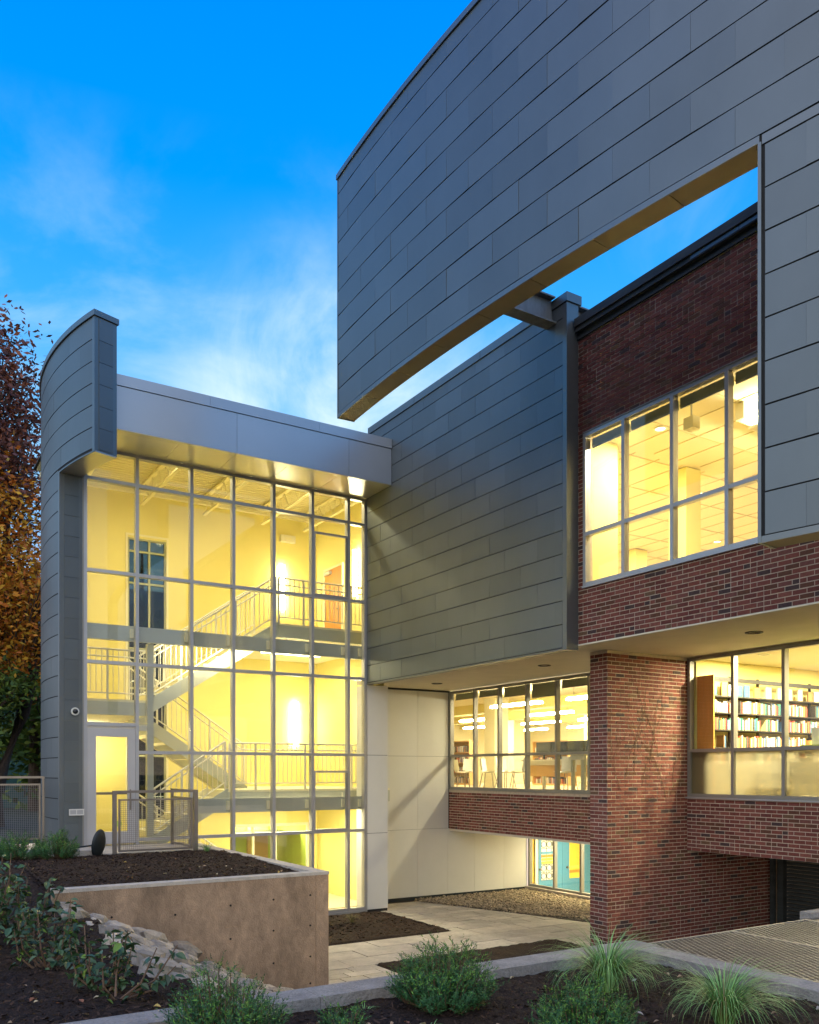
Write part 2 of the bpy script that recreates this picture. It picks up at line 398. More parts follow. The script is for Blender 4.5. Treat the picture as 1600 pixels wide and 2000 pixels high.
# upper brick wall with the strip window, the pier, the two spandrels, the wall of the dark recess
WIN2 = [(5.3, 10.44, 3.03, 5.53)]
brick_wall('upper_brick_wall', 'x', UB, 3.2, 10.60, ZF + 0.012, 7.12, WIN2, zbase=ZF + 0.012, near=lambda s, z: s > 7.15 or (z < 3.0 and s > 6.2))
brick_wall('brick_pier_end', 'x', 10.65, 10.655, 11.06, ZC, ZF - 0.004, zbase=ZC, depth=0.15)
brick_wall('brick_pier_side', 'y', 10.65, 10.655, UW, ZC, ZF - 0.004, zbase=ZC, depth=0.39)
brick_wall('recess_brick_wall', 'y', 10.66, UW, 15.11, ZC, -1.46, zbase=ZC, depth=0.38, cap=200)
brick_wall('left_brick_spandrel', 'x', UW - 0.02, 11.07, 18.29, -1.47, -0.47, zbase=-1.47 - 0.003)
brick_wall('right_brick_spandrel', 'x', UW - 0.02, 4.0, 10.645, -1.44, -0.49, zbase=-1.44 - 0.003, cap=220)

# cornice over the upper brick wall
cn = MB()
cn.box(UB - 0.03, UB + 0.3, 3.2, 10.56, 7.121, 7.22); cn.box(UB - 0.09, UB + 0.3, 3.2, 10.55, 7.22, 7.30); cn.box(UB - 0.12, UB + 0.35, 3.2, 10.54, 7.30, 7.43)
cn.build('cornice', 'cornice', LIB)
for i in range(4): piece('flashing', 'zinc_trim', UB - 0.095, UB - 0.088, 5.0 + i * 0.8, 5.795 + i * 0.8, 7.235, 7.285, LIB)
bx('drip_edge', 'white_paint', UB - 0.006, UB + 0.03, 3.2, 10.57, ZF - 0.008, ZF + 0.011, LIB)

# soffit under the upper floor, with recessed downlights
sof = MB(); sof.box(UB + 0.03, UW + 0.2, 3.2, 18.28, ZF, ZF + 0.2); sof.box(UM + 0.15, UB + 0.03, 10.585, 17.28, ZF, ZF + 0.2)
sof.build('soffit', 'stucco', LIB)
def ring(name, x, y, z, r, parent, m='black_metal', lens='lamp_soft'):
    a = MB(); n = 28
    for k in range(n):
        t0, t1 = 2 * math.pi * k / n, 2 * math.pi * (k + 1) / n
        for ra, rb, za, zb in ((r, r * 0.72, z, z), (r, r, z + 0.03, z), (r * 0.72, r * 0.72, z, z + 0.03)):
            a.quad((x + ra * math.cos(t0), y + ra * math.sin(t0), za), (x + ra * math.cos(t1), y + ra * math.sin(t1), za), (x + rb * math.cos(t1), y + rb * math.sin(t1), zb), (x + rb * math.cos(t0), y + rb * math.sin(t0), zb))
    o = a.build(name, m, parent)
    b = MB(); b.v = [(x + r * 0.72 * math.cos(2 * math.pi * k / n), y + r * 0.72 * math.sin(2 * math.pi * k / n), z + 0.012) for k in range(n)]; b.f = [tuple(range(n - 1, -1, -1))]
    b.build('lens', lens, o)
    return o
mat('lens_off', (0.45, 0.40, 0.30), 0.5)
for nm, x, y, lab in (('near', 11.2, 8.17, 'round recessed downlight in the soffit above the bookshelf windows'), ('mid', 11.2, 12.9, 'round recessed downlight in the soffit beside the zinc wall'), ('far', 11.35, 16.9, 'round recessed downlight in the soffit above the white panels')):
    t = thing('soffit_downlight', lab, 'light', (x, y, ZF)); ring('trim_ring', x, y, ZF - 0.012, 0.13, t, lens='lens_off')

# ------------------------------------------------------------------ zinc wall
def zinc_flat(root, u, v0, v1, z0, z1, pitch, wid, off):
    r = 0; z = z0
    while z < z1 - 0.03:
        zt = min(z + pitch, z1); s = v0 - (wid / 2 if (r + off) % 2 else 0) - 0.25
        while s < v1:
            a, b = max(s, v0), min(s + wid, v1)
            if b - a > 0.03:
                d = random.uniform(-0.0025, 0.0025)
                o = piece('zinc_panel', 'zinc', u - 0.012 + d, u + 0.004, a + 0.0007, b - 0.0007, z + 0.012, zt - 0.004, root)
                o.rotation_euler = (0, R(random.uniform(-0.5, 0.25)), R(random.uniform(-0.18, 0.18)))
            s += wid
        z += pitch; r += 1
ZM = part('zinc_wall', LIB)
bx('backing', 'zinc_gap', UM + 0.003, UM + 0.22, 10.585, 17.30, 2.03, 7.70, ZM)
zinc_flat(ZM, UM, 10.67, 17.27, 2.035, 7.70, 0.388, 0.89, 0)
bx('corner_trim', 'zinc_trim', UM - 0.016, UB - 0.001, 10.565, 10.665, 2.0, 7.70, ZM)
bx('bottom_trim', 'zinc_trim', UM - 0.014, UM + 0.16, 10.667, 17.30, 2.0, 2.03, ZM)
cp = MB(); cp.box(UM - 0.035, UB + 0.05, 10.54, 17.18, 7.705, 7.85); cp.build('coping', 'zinc_trim', ZM)
for v in (12.9, 15.2): bx('coping_joint', 'zinc_gap', UM - 0.037, UM - 0.034, v, v + 0.006, 7.71, 7.85, ZM)
# the bulk of the building behind the wall, so nothing shows through
bk = MB(); bk.box(UM + 0.23, 10.86, 10.62, 17.2, 2.29, 6.9); bk.box(10.87, 26, 10.62, 24.2, 5.80, 6.9); bk.build('inner_core', 'yellow_wall', LIB)
rf = MB(); rf.box(UB + 0.31, 24, 3.0, 10.6, 6.95, 7.1); rf.box(10.87, 24, 10.62, 26, 6.91, 7.0); rf.build('roof', 'cornice', LIB)

# ------------------------------------------------------------------ curved zinc screen floating in front
SCR = part('curved_zinc_screen', LIB)
CS, RS = (38.01, 10.425), 31.742
def aS(v): return math.asin((v - CS[1]) / RS)
PA, PL, PE = aS(12.23), aS(4.87), aS(2.2)          # left end, edge of the leg, right end
core = MB(); core.arc(CS, RS - 0.008, RS - 0.28, PE, PA, 5.66, 9.44, 40); core.arc(CS, RS - 0.008, RS - 0.28, PE, PL, 2.07, 5.66, 12)
core.build('backing', 'zinc_gap', SCR)
co = MB(); co.arc(CS, RS + 0.03, RS - 0.32, PE, PA + 0.0009, 9.44, 9.52, 40); co.build('coping', 'zinc_trim', SCR)
# underside sheets of the opening and of the leg
ps = [PL + (PA - PL) * i / 8 for i in range(9)]
for i in range(8):
    MB().arc(CS, RS - 0.002, RS - 0.285, ps[i] + 0.00012, ps[i + 1] - 0.00012, 5.642, 5.659, 4).build('underside_sheet', 'zinc_lit_under', SCR)
MB().arc(CS, RS - 0.002, RS - 0.285, PE, PL, 2.052, 2.069, 8).build('underside_sheet', 'zinc_lit_under', SCR)
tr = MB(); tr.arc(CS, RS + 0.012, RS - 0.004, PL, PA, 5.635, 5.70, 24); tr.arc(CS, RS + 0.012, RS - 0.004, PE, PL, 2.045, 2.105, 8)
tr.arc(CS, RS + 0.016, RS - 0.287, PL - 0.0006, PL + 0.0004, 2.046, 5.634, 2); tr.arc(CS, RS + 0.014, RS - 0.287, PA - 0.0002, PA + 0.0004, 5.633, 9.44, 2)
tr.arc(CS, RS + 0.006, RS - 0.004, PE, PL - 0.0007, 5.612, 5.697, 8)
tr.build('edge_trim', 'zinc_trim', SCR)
def screen_panels(p0, p1, z0, z1, off):
    dp = 0.905 / RS; r = 0; z = z0
    while z < z1 - 0.03:
        zt = min(z + 0.388, z1); p = p1 + (dp / 2 if (r + off) % 2 else 0) + dp * 0.1
        while p > p0:
            a, b = max(p - dp, p0), min(p, p1)
            if (b - a) * RS > 0.03:
                pm = (a + b) / 2; d = random.uniform(-0.002, 0.003)
                o = bpy.data.objects.new('zinc_panel', unit('zinc')); COL.objects.link(o); setpar(o, SCR)
                rr = RS - 0.002 + d
                o.location = (CS[0] - rr * math.cos(pm), CS[1] + rr * math.sin(pm), (z + zt) / 2 + 0.002)
                o.scale = (0.016, (b - a) * RS - 0.0015, zt - z - 0.016)
                o.rotation_euler = (0, R(random.uniform(-0.5, 0.2)), -pm + R(random.uniform(-0.25, 0.25)))
            p -= dp
        z += 0.388; r += 1
screen_panels(PE, PA - 0.0004, 5.702, 9.435, 0)
screen_panels(PE, PL - 0.0016, 2.106, 5.60, 1)

# steel beam tying the screen to the building
bm = MB(); bm.box(6.62, 10.4, 10.92, 10.945, 7.47, 7.86); bm.box(6.62, 9.655, 10.81, 11.06, 7.445, 7.47); bm.box(6.62, UM - 0.04, 10.81, 11.06, 7.86, 7.885); bm.box(UB + 0.06, 10.4, 10.81, 11.06, 7.86, 7.885); bm.box(UB + 0.06, 10.4, 10.81, 11.06, 7.445, 7.47)
bm.build('steel_beam', 'beam', LIB)

# ------------------------------------------------------------------ curved tower wall at the left of the glass
DRM = part('curved_tower_wall', LIB)
CD, RD = (11.0, 18.245), 8.058
P1, P2, P3 = -0.3145, -0.130, 0.52      # end of the upper part, end of the lower part, hidden end
dc = MB(); dc.arc(CD, RD - 0.012, RD - 0.42, P1 + 0.003, P3, 5.66, 8.02, 36); dc.arc(CD, RD - 0.012, RD - 0.42, P2 + 0.003, P3, -1.7, 5.66, 30)
dc.build('backing', 'zinc_gap', DRM)
def curved_panel(name, dphi, h):
    a = MB(); a.arc((0, 0), RD, RD - 0.012, -dphi / 2, dphi / 2, -h / 2, h / 2, 8); me = a.mesh(name); me.materials.append(MATS['zinc']); return me
pm_full = curved_panel('curved_panel', 0.1104 - 0.0001, 0.388 - 0.017)
cache = {}
def drum_panels(p0, p1, z0, z1, off):
    r = off; z = z1
    while z > z0 + 0.05:
        zb = max(z - 0.388, z0); p = p0 - (0.0552 if r % 2 else 0)
        while p < p1:
            a, b = max(p, p0), min(p + 0.1104, p1)
            if b - a > 0.006:
                full = b - a > 0.11 and z - zb > 0.38
                key = (round(b - a, 4), round(z - zb, 3))
                me = pm_full if full else cache.setdefault(key, None) or cache.__setitem__(key, curved_panel('curved_panel', b - a - 0.0001, z - zb - 0.017)) or cache[key]
                o = link('zinc_panel', me, DRM); o.location = (CD[0], CD[1], (z + zb) / 2); o.rotation_euler = (0, 0, -(a + b) / 2)
                k = 1 + random.uniform(-0.0002, 0.0003); o.scale = (k, k, 1)
            p += 0.1104
        z -= 0.388; r += 1
drum_panels(P1 + 0.010, P3, 5.70, 8.02, 0)
drum_panels(P2 + 0.010, P3, -1.6, 5.695, 0)
tr = MB(); tr.arc(CD, RD + 0.006, RD - 0.43, P1, P1 + 0.0022, 5.655, 8.02, 2); tr.arc(CD, RD + 0.006, RD - 0.011, P1 + 0.0022, P1 + 0.0098, 5.655, 8.02, 2)
tr.arc(CD, RD + 0.006, RD - 0.43, P2, P2 + 0.0022, -1.7, 5.635, 2); tr.arc(CD, RD + 0.006, RD - 0.011, P2 + 0.0022, P2 + 0.0098, -1.7, 5.635, 2)
tr.arc(CD, RD + 0.004, RD - 0.013, P1, P2 + 0.02, 5.63, 5.655, 12)
tr.build('edge_trim', 'zinc_trim', DRM)
MB().arc(CD, RD - 0.013, RD - 0.425, P1 + 0.0005, P2 + 0.004, 5.63, 5.654, 12).build('underside_sheet', 'acm_soffit', DRM)
co = MB()
for i in range(7): co.arc(CD, RD + 0.03, RD - 0.46, P1 - 0.004 + i * 0.105, P1 - 0.0045 + (i + 1) * 0.105, 8.022, 8.12, 6)
co.build('coping', 'zinc_trim', DRM)
def endcap(p, z0, z1, name='end_panel'):
    z = z1
    while z > z0 + 0.05:
        zb = max(z - 0.388, z0)
        c, s = math.cos(p), math.sin(p); rm = RD - 0.215
        o = bpy.data.objects.new(name, unit('zinc')); COL.objects.link(o); setpar(o, DRM)
        o.location = (CD[0] - rm * c, CD[1] + rm * s - 0.006, (z + zb) / 2); o.scale = (0.27, 0.014, z - zb - 0.008); o.rotation_euler = (0, 0, -p)
        z -= 0.388
endcap(P1, 5.68, 8.0); endcap(P2, -1.6, 5.62)

# ------------------------------------------------------------------ roof edge of the stair tower
FA = part('tower_roof_edge', LIB)
VF = 16.15
bx('backing', 'zinc_gap', 3.72, 9.652, VF + 0.012, 17.34, 6.29, 7.05, FA)
xs = [3.74, 6.11, 8.6, 9.652]
for a, b in zip(xs, xs[1:]): piece('fascia_panel', 'acm', a + 0.003, b - 0.003, VF, VF + 0.014, 6.272, 7.052, FA)
for a, b in zip([3.74, 5.56, 7.9], [5.56, 7.9, 9.652]): piece('fascia_coping', 'acm', a + 0.002, b - 0.002, VF - 0.018, VF + 0.05, 7.062, 7.262, FA)
xs = [3.74, 5.0, 6.11, 7.25, 8.4, 9.652]
for a, b in zip(xs, xs[1:]): piece('soffit_panel', 'acm_soffit', a + 0.003, b - 0.003, VF + 0.16, VG - 0.045, 6.265, 6.285, FA)
for a, b in zip([3.74, 6.11, 8.6], [6.11, 8.6, 9.652]): piece('soffit_edge_strip', 'acm_soffit', a + 0.003, b - 0.003, VF + 0.002, VF + 0.154, 6.26, 6.271, FA)
bx('tower_roof', 'cornice', 3.3, 10.86, VF + 0.051, 22.3, 7.24, 7.259, FA)

# ------------------------------------------------------------------ glass wall of the stair tower
CW = part('glass_curtain_wall', LIB)
MU = [3.49, 4.47, 5.57, 6.47, 7.38, 8.30, 9.20, 9.635]
TZ = [-3.14, -1.345, 0.38, 2.125, 3.89, 5.66, 6.235]
hw = 0.032
for i, u in enumerate(MU):
    piece('mullion', 'alu', u - hw, u + hw, VG - 0.03, VG + 0.11, -3.2 if i >= 1 else -1.43, 6.262, CW)
def span(i, z, d=0.0, h=hw): piece('transom', 'alu', MU[i] + hw, MU[i + 1] - hw, VG - 0.028 + d, VG + 0.10, z - h, z + h, CW)
for i in range(7):
    for z in TZ:
        if i == 0 and z < 1: continue
        span(i, z)
    a, b = MU[i] + hw, MU[i + 1] - hw
    rows = list(zip(TZ, TZ[1:]))
    if i == 0: rows = [(0.92, 2.125)] + rows[3:]
    for za, zb in rows:
        piece('pane', 'glass', a, b, VG + 0.012, VG + 0.02, za + hw, zb - hw, CW)
piece('transom', 'alu', MU[0] + hw, MU[1] - hw, VG - 0.028, VG + 0.10, 0.89, 0.955, CW)
# vent sashes
def sash(z0, z1):
    a, b = MU[5] + hw, MU[6] - hw
    for q in ((a, b, z1 - 0.045, z1), (a, b, z0, z0 + 0.03), (a, a + 0.025, z0 + 0.03, z1 - 0.045), (b - 0.05, b, z0 + 0.03, z1 - 0.045)):
        piece('sash_frame', 'alu' if q[0] != b - 0.05 else 'alu_bronze', q[0], q[1], VG - 0.045, VG + 0.011, q[2], q[3], CW)
sash(3.925, 5.33); sash(-1.31, 0.02)
piece('sill', 'alu', 4.45, 9.67, VG - 0.05, VG + 0.1, -3.24, -3.175, CW)
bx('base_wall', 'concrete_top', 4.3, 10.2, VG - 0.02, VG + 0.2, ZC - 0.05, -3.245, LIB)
piece('jamb_post', 'alu_bronze', 3.43, 3.457, VG - 0.06, VG + 0.1, -1.45, 6.26, CW)
# door
DR = bx('tower_door', 'alu_door', MU[0] + hw, MU[1] - hw, VG - 0.005, VG + 0.04, 0.855, 0.889, LIB)
for q in ((3.525, 3.69, -1.41, 0.85), (4.285, 4.435, -1.41, 0.85), (3.69, 4.285, 0.68, 0.85), (3.69, 4.285, -1.41, -1.17)):
    piece('door_rail', 'alu_door', q[0], q[1], VG - 0.02, VG + 0.03, q[2], q[3], DR)
piece('pane', 'glass', 3.69, 4.285, VG, VG + 0.008, -1.17, 0.68, DR)
piece('push_bar', 'steel', 3.69, 4.30, VG + 0.05, VG + 0.09, -0.45, -0.40, DR)
MB().tube([(4.33, VG - 0.06, -0.75), (4.33, VG - 0.06, -0.35)], 0.014).build('handle', 'steel', DR)
MB().tube([(4.12, VG - 0.012, -1.02), (4.12, VG - 0.004, -1.02)], 0.06, 16).build('sticker', 'lime', DR)

# white panelled column and the white panelled wall behind it
WP = part('white_panelled_wall', LIB)
bx('backing', 'zinc_gap', 9.70, 10.235, VG + 0.004, VG + 0.5, ZC, 2.0, WP)
for a, b in ((-3.18, -1.43), (-1.42, 0.375), (0.385, 1.995)): piece('white_panel', 'white_panel', 9.69, 10.24, VG - 0.01, VG + 0.51, a, b, WP)
bx('backing_wall', 'zinc_gap', 10.24, UW + 0.04, 18.331, 18.5, -1.47, ZF, WP); bx('backing_wall', 'zinc_gap', 10.24, 15.28, 18.331, 18.5, ZC, -1.471, WP)
VP = 18.30
xs = [10.25, 10.78, 11.71, UW - 0.03]
for a, b in zip(xs, xs[1:]):
    for za, zb in ((-1.455, 0.385), (0.391, ZF - 0.05)): piece('white_panel', 'white_panel', a + 0.003, b - 0.003, VP, VP + 0.015, za, zb, WP)
xs = [10.25, 10.78, 11.71, 12.63, 13.49, 14.46, 15.25]
for a, b in zip(xs, xs[1:]): piece('white_panel', 'white_panel', a + 0.003, b - 0.003, VP, VP + 0.015, -3.15, -1.461, WP)
bx('dark_base', 'dark_metal', 10.25, 15.26, VP + 0.002, VP + 0.03, ZC, -3.155, WP)
bx('head_joint', 'dark_metal', 10.25, UW - 0.03, VP - 0.004, VP + 0.03, ZF - 0.045, ZF - 0.012, WP)
# slab over the low window
bx('low_soffit', 'stucco', UW - 0.017, 15.6, 11.07, 18.29, -1.52, -1.475, LIB)

# ------------------------------------------------------------------ windows
def window_x(name, u, vs, zs, frame, panes, hw=0.03, deep=0.09, heads=None):
    """strip window in the plane x=u: vs = mullion lines (descending), zs = transom lines"""
    w = part(name, LIB)
    lo, hi = min(vs), max(vs)
    for v in vs: piece('mullion', frame, u - 0.02, u + deep, v - hw, v + hw, zs[0] - hw, zs[-1] + hw, w)
    o = sorted(vs)
    for a, b in zip(o, o[1:]):
        for k, z in enumerate(zs): piece('rail', frame, u - 0.016, u + deep - 0.003, a + hw, b - hw, z - hw, z + hw, w)
        for k, (za, zb) in enumerate(zip(zs, zs[1:])):
            piece('pane', panes[k], u + 0.03, u + 0.037, a + hw, b - hw, za + hw, zb - hw, w)
    return w
w = window_x('upper_strip_window', UB, [10.41, 9.56, 8.60, 7.65, 6.70, 5.75], [3.06, 3.88, 5.50], 'alu', ['glass', 'glass'])
piece('sill', 'alu', UB - 0.045, UB + 0.1, 5.3, 10.44, 3.0, 3.028, w)
piece('head_flashing', 'alu_bronze', UB - 0.03, UB + 0.1, 5.3, 10.44, 5.532, 5.55, w)
w = window_x('reading_room_window', UW, [18.25, 17.22, 16.24, 15.22, 14.21, 13.2, 12.2, 11.12], [-0.42, 0.40, 2.03], 'alu_bronze', ['glass', 'glass'])
piece('sill', 'alu_bronze', UW - 0.06, UW + 0.1, 11.07, 18.285, -0.468, -0.452, w)
w = window_x('bookshelf_window', UW, [10.61, 9.67, 8.69, 7.7, 6.7, 5.7, 4.7], [-0.43, 0.38, 2.04], 'alu_bronze', ['frosted', 'glass'])
piece('sill', 'alu', UW - 0.07, UW + 0.1, 4.0, 10.645, -0.488, -0.462, w)
w = window_x('low_window', 15.30, [18.24, 17.23, 16.22, 15.2, 14.2, 13.2, 12.2, 11.2], [-3.10, -1.51], 'alu_bronze', ['glass'])
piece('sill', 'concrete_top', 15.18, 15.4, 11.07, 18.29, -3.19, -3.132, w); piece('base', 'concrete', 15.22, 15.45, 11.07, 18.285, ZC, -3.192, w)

# ================================================================== interiors
def shell(name, x0, x1, y0, y1, z0, z1, wall, floor, ceil, skip=(), parent=None, t=0.1):
    p = part(name, parent or LIB)
    if 'floor' not in skip: bx('floor', floor, x0 - t, x1 + t, y0 - t, y1 + t, z0 - t, z0, p)
    if 'ceiling' not in skip: bx('ceiling', ceil, x0 - t, x1 + t, y0 - t, y1 + t, z1, z1 + t, p)
    if 'x0' not in skip: bx('wall', wall, x0 - t, x0, y0, y1, z0, z1, p)
    if 'x1' not in skip: bx('wall', wall, x1, x1 + t, y0, y1, z0, z1, p)
    if 'y0' not in skip: bx('wall', wall, x0, x1, y0 - t, y0, z0, z1, p)
    if 'y1' not in skip: bx('wall', wall, x0, x1, y1, y1 + t, z0, z1, p)
    return p

# ---- stair tower
U0, U1, VB = 3.40, 10.70, 22.0
T = shell('stair_hall', U0, U1, VG + 0.13, VB, -3.35, 7.16, 'yellow_wall', 'floor_in', 'deck', skip=('y0', 'y1', 'ceiling', 'x0', 'x1'))
jw = MB(); jw.box(10.22, 10.23, VG + 0.14, 18.3, -3.35, 7.2); jw.box(10.231, 10.8, 18.2, 18.299, ZF + 0.21, 7.2); jw.box(10.231, 10.8, 18.32, 18.33, -3.35, 7.2); jw.box(U1, U1 + 0.1, 18.331, VB, -3.35, 7.2); jw.build('wall', 'yellow_wall', T)
lw = MB(); lw.arc(CD, RD - 0.425, RD - 0.46, P2 + 0.01, 0.50, -3.35, 7.2, 24); lw.build('wall', 'yellow_wall', T)
WU0, WU1 = 5.45, 6.42          # tall window in the back wall
bw = MB(); bw.box(U0 + 0.55, WU0, VB, VB + 0.15, -3.35, 7.2); bw.box(WU1, U1, VB, VB + 0.15, -1.42, 7.2); bw.box(WU0, WU1, VB, VB + 0.15, 5.88, 7.2); bw.box(WU0, WU1, VB, VB + 0.15, -3.35, -1.25)
bw.box(WU1, 8.2, VB, VB + 0.15, -3.35, -1.42); bw.box(10.45, U1, VB, VB + 0.15, -3.35, -1.42)
bw.build('wall', 'yellow_wall', T)
TW = part('back_window', LIB)
for u in (WU0 + 0.02, (WU0 + WU1) / 2 + 0.06, WU1 - 0.02): piece('mullion', 'shade', u - 0.025, u + 0.025, VB + 0.02, VB + 0.1, -1.25, 5.88, TW)
for z in (-1.23, 0.4, 2.1, 3.1, 4.75, 5.55, 5.86): piece('rail', 'shade', WU0 + 0.045, WU1 - 0.045, VB + 0.022, VB + 0.098, z - 0.025, z + 0.025, TW)
piece('pane', 'glass_out', WU0, WU1, VB + 0.055, VB + 0.063, -1.25, 5.88, TW)
for u in (WU0, WU1): piece('casing', 'cream', u - 0.05 if u == WU0 else u, u if u == WU0 else u + 0.05, VB - 0.02, VB - 0.002, -1.3, 5.93, TW)
piece('casing', 'cream', WU0 - 0.05, WU1 + 0.05, VB - 0.021, VB - 0.001, 5.93, 5.98, TW)
# corrugated deck and open web joists
dk = MB(); y = VG + 0.05; k = 0
prof = []
while y < VB + 0.1:
    prof += [(y, 7.16), (y + 0.05, 7.16), (y + 0.075, 7.235), (y + 0.125, 7.235)]; y += 0.15
for (a, za), (b, zb) in zip(prof, prof[1:]): dk.quad((U0 - 0.05, a, za), (U0 - 0.05, b, zb), (U1 + 0.1, b, zb), (U1 + 0.1, a, za))
dk.build('roof_deck', 'deck', T)
for u in (4.15, 5.75, 7.35, 8.95, 10.2):
    j = MB(); j.box(u - 0.05, u + 0.05, VG + 0.15, VB - 0.002, 7.10, 7.155); j.box(u - 0.04, u + 0.04, VG + 0.35, VB - 0.2, 6.66, 6.70)
    y = VG + 0.2; up = True
    while y < VB - 0.3:
        j.tube([(u, y, 7.10 if up else 6.69), (u, y + 0.28, 6.69 if up else 7.10)], 0.014, 5); y += 0.28; up = not up
    j.build('roof_joist', 'deck', T)
bx('ledger', 'cream', U0, U1, VB - 0.12, VB - 0.003, 6.98, 7.095, T)
bx('header_beam', 'white_paint', U0, U1, VG + 0.16, VG + 0.32, 6.72, 7.09, T)

# steel girts tied to the mullions
GI = thing('steel_girt', 'grey steel channel crossing the glass wall below the top landing', 'girt', (3.5, VG + 0.16, 2.6))
gm = MB(); gm.box(3.53, 9.65, VG + 0.17, VG + 0.185, 2.60, 2.90); gm.box(3.53, 9.65, VG + 0.186, VG + 0.27, 2.885, 2.90); gm.box(3.53, 9.65, VG + 0.186, VG + 0.27, 2.60, 2.615); gm.build('channel', 'girt', GI)
for u in MU[1:]: piece('clip', 'cream', u - 0.10, u - 0.035, VG + 0.112, VG + 0.168, 2.66, 2.84, GI)
GI = thing('steel_girt', 'grey steel channel crossing the glass wall at the middle landing', 'girt', (5.6, VG + 0.16, -0.87))
gm = MB(); gm.box(5.55, 9.65, VG + 0.17, VG + 0.185, -0.87, -0.57); gm.box(5.55, 9.65, VG + 0.186, VG + 0.27, -0.585, -0.57); gm.box(5.55, 9.65, VG + 0.186, VG + 0.27, -0.87, -0.855); gm.build('channel', 'girt', GI)
for u in MU[3:]: piece('clip', 'cream', u - 0.10, u - 0.035, VG + 0.112, VG + 0.168, -0.81, -0.63, GI)
SC_ = thing('steel_column', 'square white steel column standing behind the glass beside the door', 'column', (4.86, 17.8, ZD))
piece('shaft', 'girt', 4.80, 4.93, 17.78, 17.91, ZD, 2.62, SC_); piece('base_plate', 'girt', 4.74, 4.99, 17.72, 17.97, ZD, ZD + 0.02, SC_)
piece('bracket', 'white_paint', 4.60, 4.798, 17.80, 17.88, 0.83, 0.95, SC_)

# the stair: landings, flights with closed stringers and treads
ST = thing('staircase', 'cream steel staircase zigzagging up behind the glass wall', 'staircase', (4.2, 18.5, -3.35))
def landing(x0, x1, y0, y1, z):
    o = bx('landing', 'cream', x0, x1, y0, y1, z - 0.05, z, ST)
    bx('edge_channel', 'girt', x0, x1, y0 - 0.012, y0 + 0.05, z - 0.32, z - 0.051, o)
    bx('deck_underside', 'white_paint', x0, x1, y0 + 0.051, y1, z - 0.3, z - 0.052, o)
landing(U0, 4.95, 18.0, 21.4, 1.47); landing(U0, 4.95, 17.6, 21.4, ZD)
landing(6.60, U1, 18.0, 19.55, -0.40); landing(7.78, U1, 19.56, 21.99, -0.40); landing(7.78, U1, 18.0, 21.99, 3.35)
def flight(u0, z0, u1, z1, y0, y1):
    f = part('flight', ST); n = max(2, round(abs(z1 - z0) / 0.17)); run = (u1 - u0) / (n - 1 if n > 2 else n); ris = (z1 - z0) / n
    sg = 1 if z1 > z0 else -1
    lo, hi = ((u0, z0), (u1, z1))
    for yy in (y0, y1 - 0.05):
        q = [(lo[0] - 0.02, lo[1] - 0.26), (hi[0] + 0.02, hi[1] - 0.30), (hi[0] + 0.02, hi[1] + 0.04), (lo[0] - 0.02, lo[1] + 0.06)]
        MB().prism(q, 'y', yy, yy + 0.05).build('stringer', 'girt' if yy == y0 else 'cream', f)
    for k in range(1, n):
        zt = z0 + ris * k; a = u0 + run * (k - 1)
        piece('tread', 'cream', a - 0.01, a + run + 0.01, y0 + 0.052, y1 - 0.052, zt - 0.045, zt, f)
        piece('riser', 'cream', a - 0.008, a + 0.008, y0 + 0.052, y1 - 0.052, zt - abs(ris), zt - 0.046, f)
    q = [(lo[0], lo[1] - 0.22), (hi[0], hi[1] - 0.26), (hi[0], hi[1] - 0.20), (lo[0], lo[1] - 0.16)]
    MB().prism(q, 'y', y0 + 0.051, y1 - 0.051).build('underside', 'girt', f)
flight(4.96, 1.47, 7.77, 3.35, 18.0, 19.4)
flight(7.77, -0.40, 4.96, 1.47, 19.9, 21.3) if False else flight(4.96, 1.47, 7.77, -0.40, 19.9, 21.3)
flight(4.96, ZD, 6.59, -0.40, 18.0, 19.4)
flight(4.96, ZD, 7.77, -3.35, 19.9, 21.3)

def railing(label, pts, group=None, y_out=0.0, posts=None, m='white_paint', bal=0.11, h=1.02, extra=True):
    """guard rail along a line of points on the walking surface; every baluster its own part"""
    t = thing('stair_railing', label, 'railing', pts[0], group)
    P = [Vector(p) for p in pts]
    MB().tube([p + Vector((0, 0, h)) for p in P], 0.021, 8).build('handrail', m, t)
    if extra: MB().tube([p + Vector((0, 0, h - 0.14)) + Vector((0, 0.06, 0)) for p in P], 0.017, 8).build('grab_rail', m, t)
    MB().tube([p + Vector((0, 0, 0.13)) for p in P], 0.016, 6).build('bottom_rail', m, t)
    bm_ = MB().tube([(0, 0, 0), (0, 0, 1)], 0.0085, 6).mesh('baluster'); bm_.materials.append(MATS[m])
    for a, b in zip(P, P[1:]):
        L_ = (Vector((b.x, b.y, 0)) - Vector((a.x, a.y, 0))).length; n = max(1, int(L_ / bal))
        for k in range(n):
            p = a.lerp(b, (k + 0.5) / n)
            if k % 11 == 5: 
                piece('post', m, p.x - 0.02, p.x + 0.02, p.y - 0.02, p.y + 0.02, p.z - 0.12, p.z + h - 0.02, t); continue
            o = link('baluster', bm_, t); o.location = (p.x, p.y, p.z + 0.14); o.scale = (1, 1, h - 0.155)
    for p in (P[0], P[-1]):
        piece('post', m, p.x - 0.02, p.x + 0.02, p.y - 0.02, p.y + 0.02, p.z - 0.1, p.z + h - 0.02, t)
    return t
railing('cream railing along the glass side of the top stair flight', [(4.98, 18.06, 1.50), (7.74, 18.06, 3.38)])
railing('cream railing around the top landing in front of the orange door', [(7.82, 18.06, 3.37), (10.62, 18.06, 3.37)])
railing('cream railing on the left half landing above the door', [(3.46, 18.04, 1.47), (4.9, 18.04, 1.47)])
railing('cream railing on the rear flight sloping down to the right', [(4.98, 19.95, 1.50), (7.72, 19.95, -0.36)])
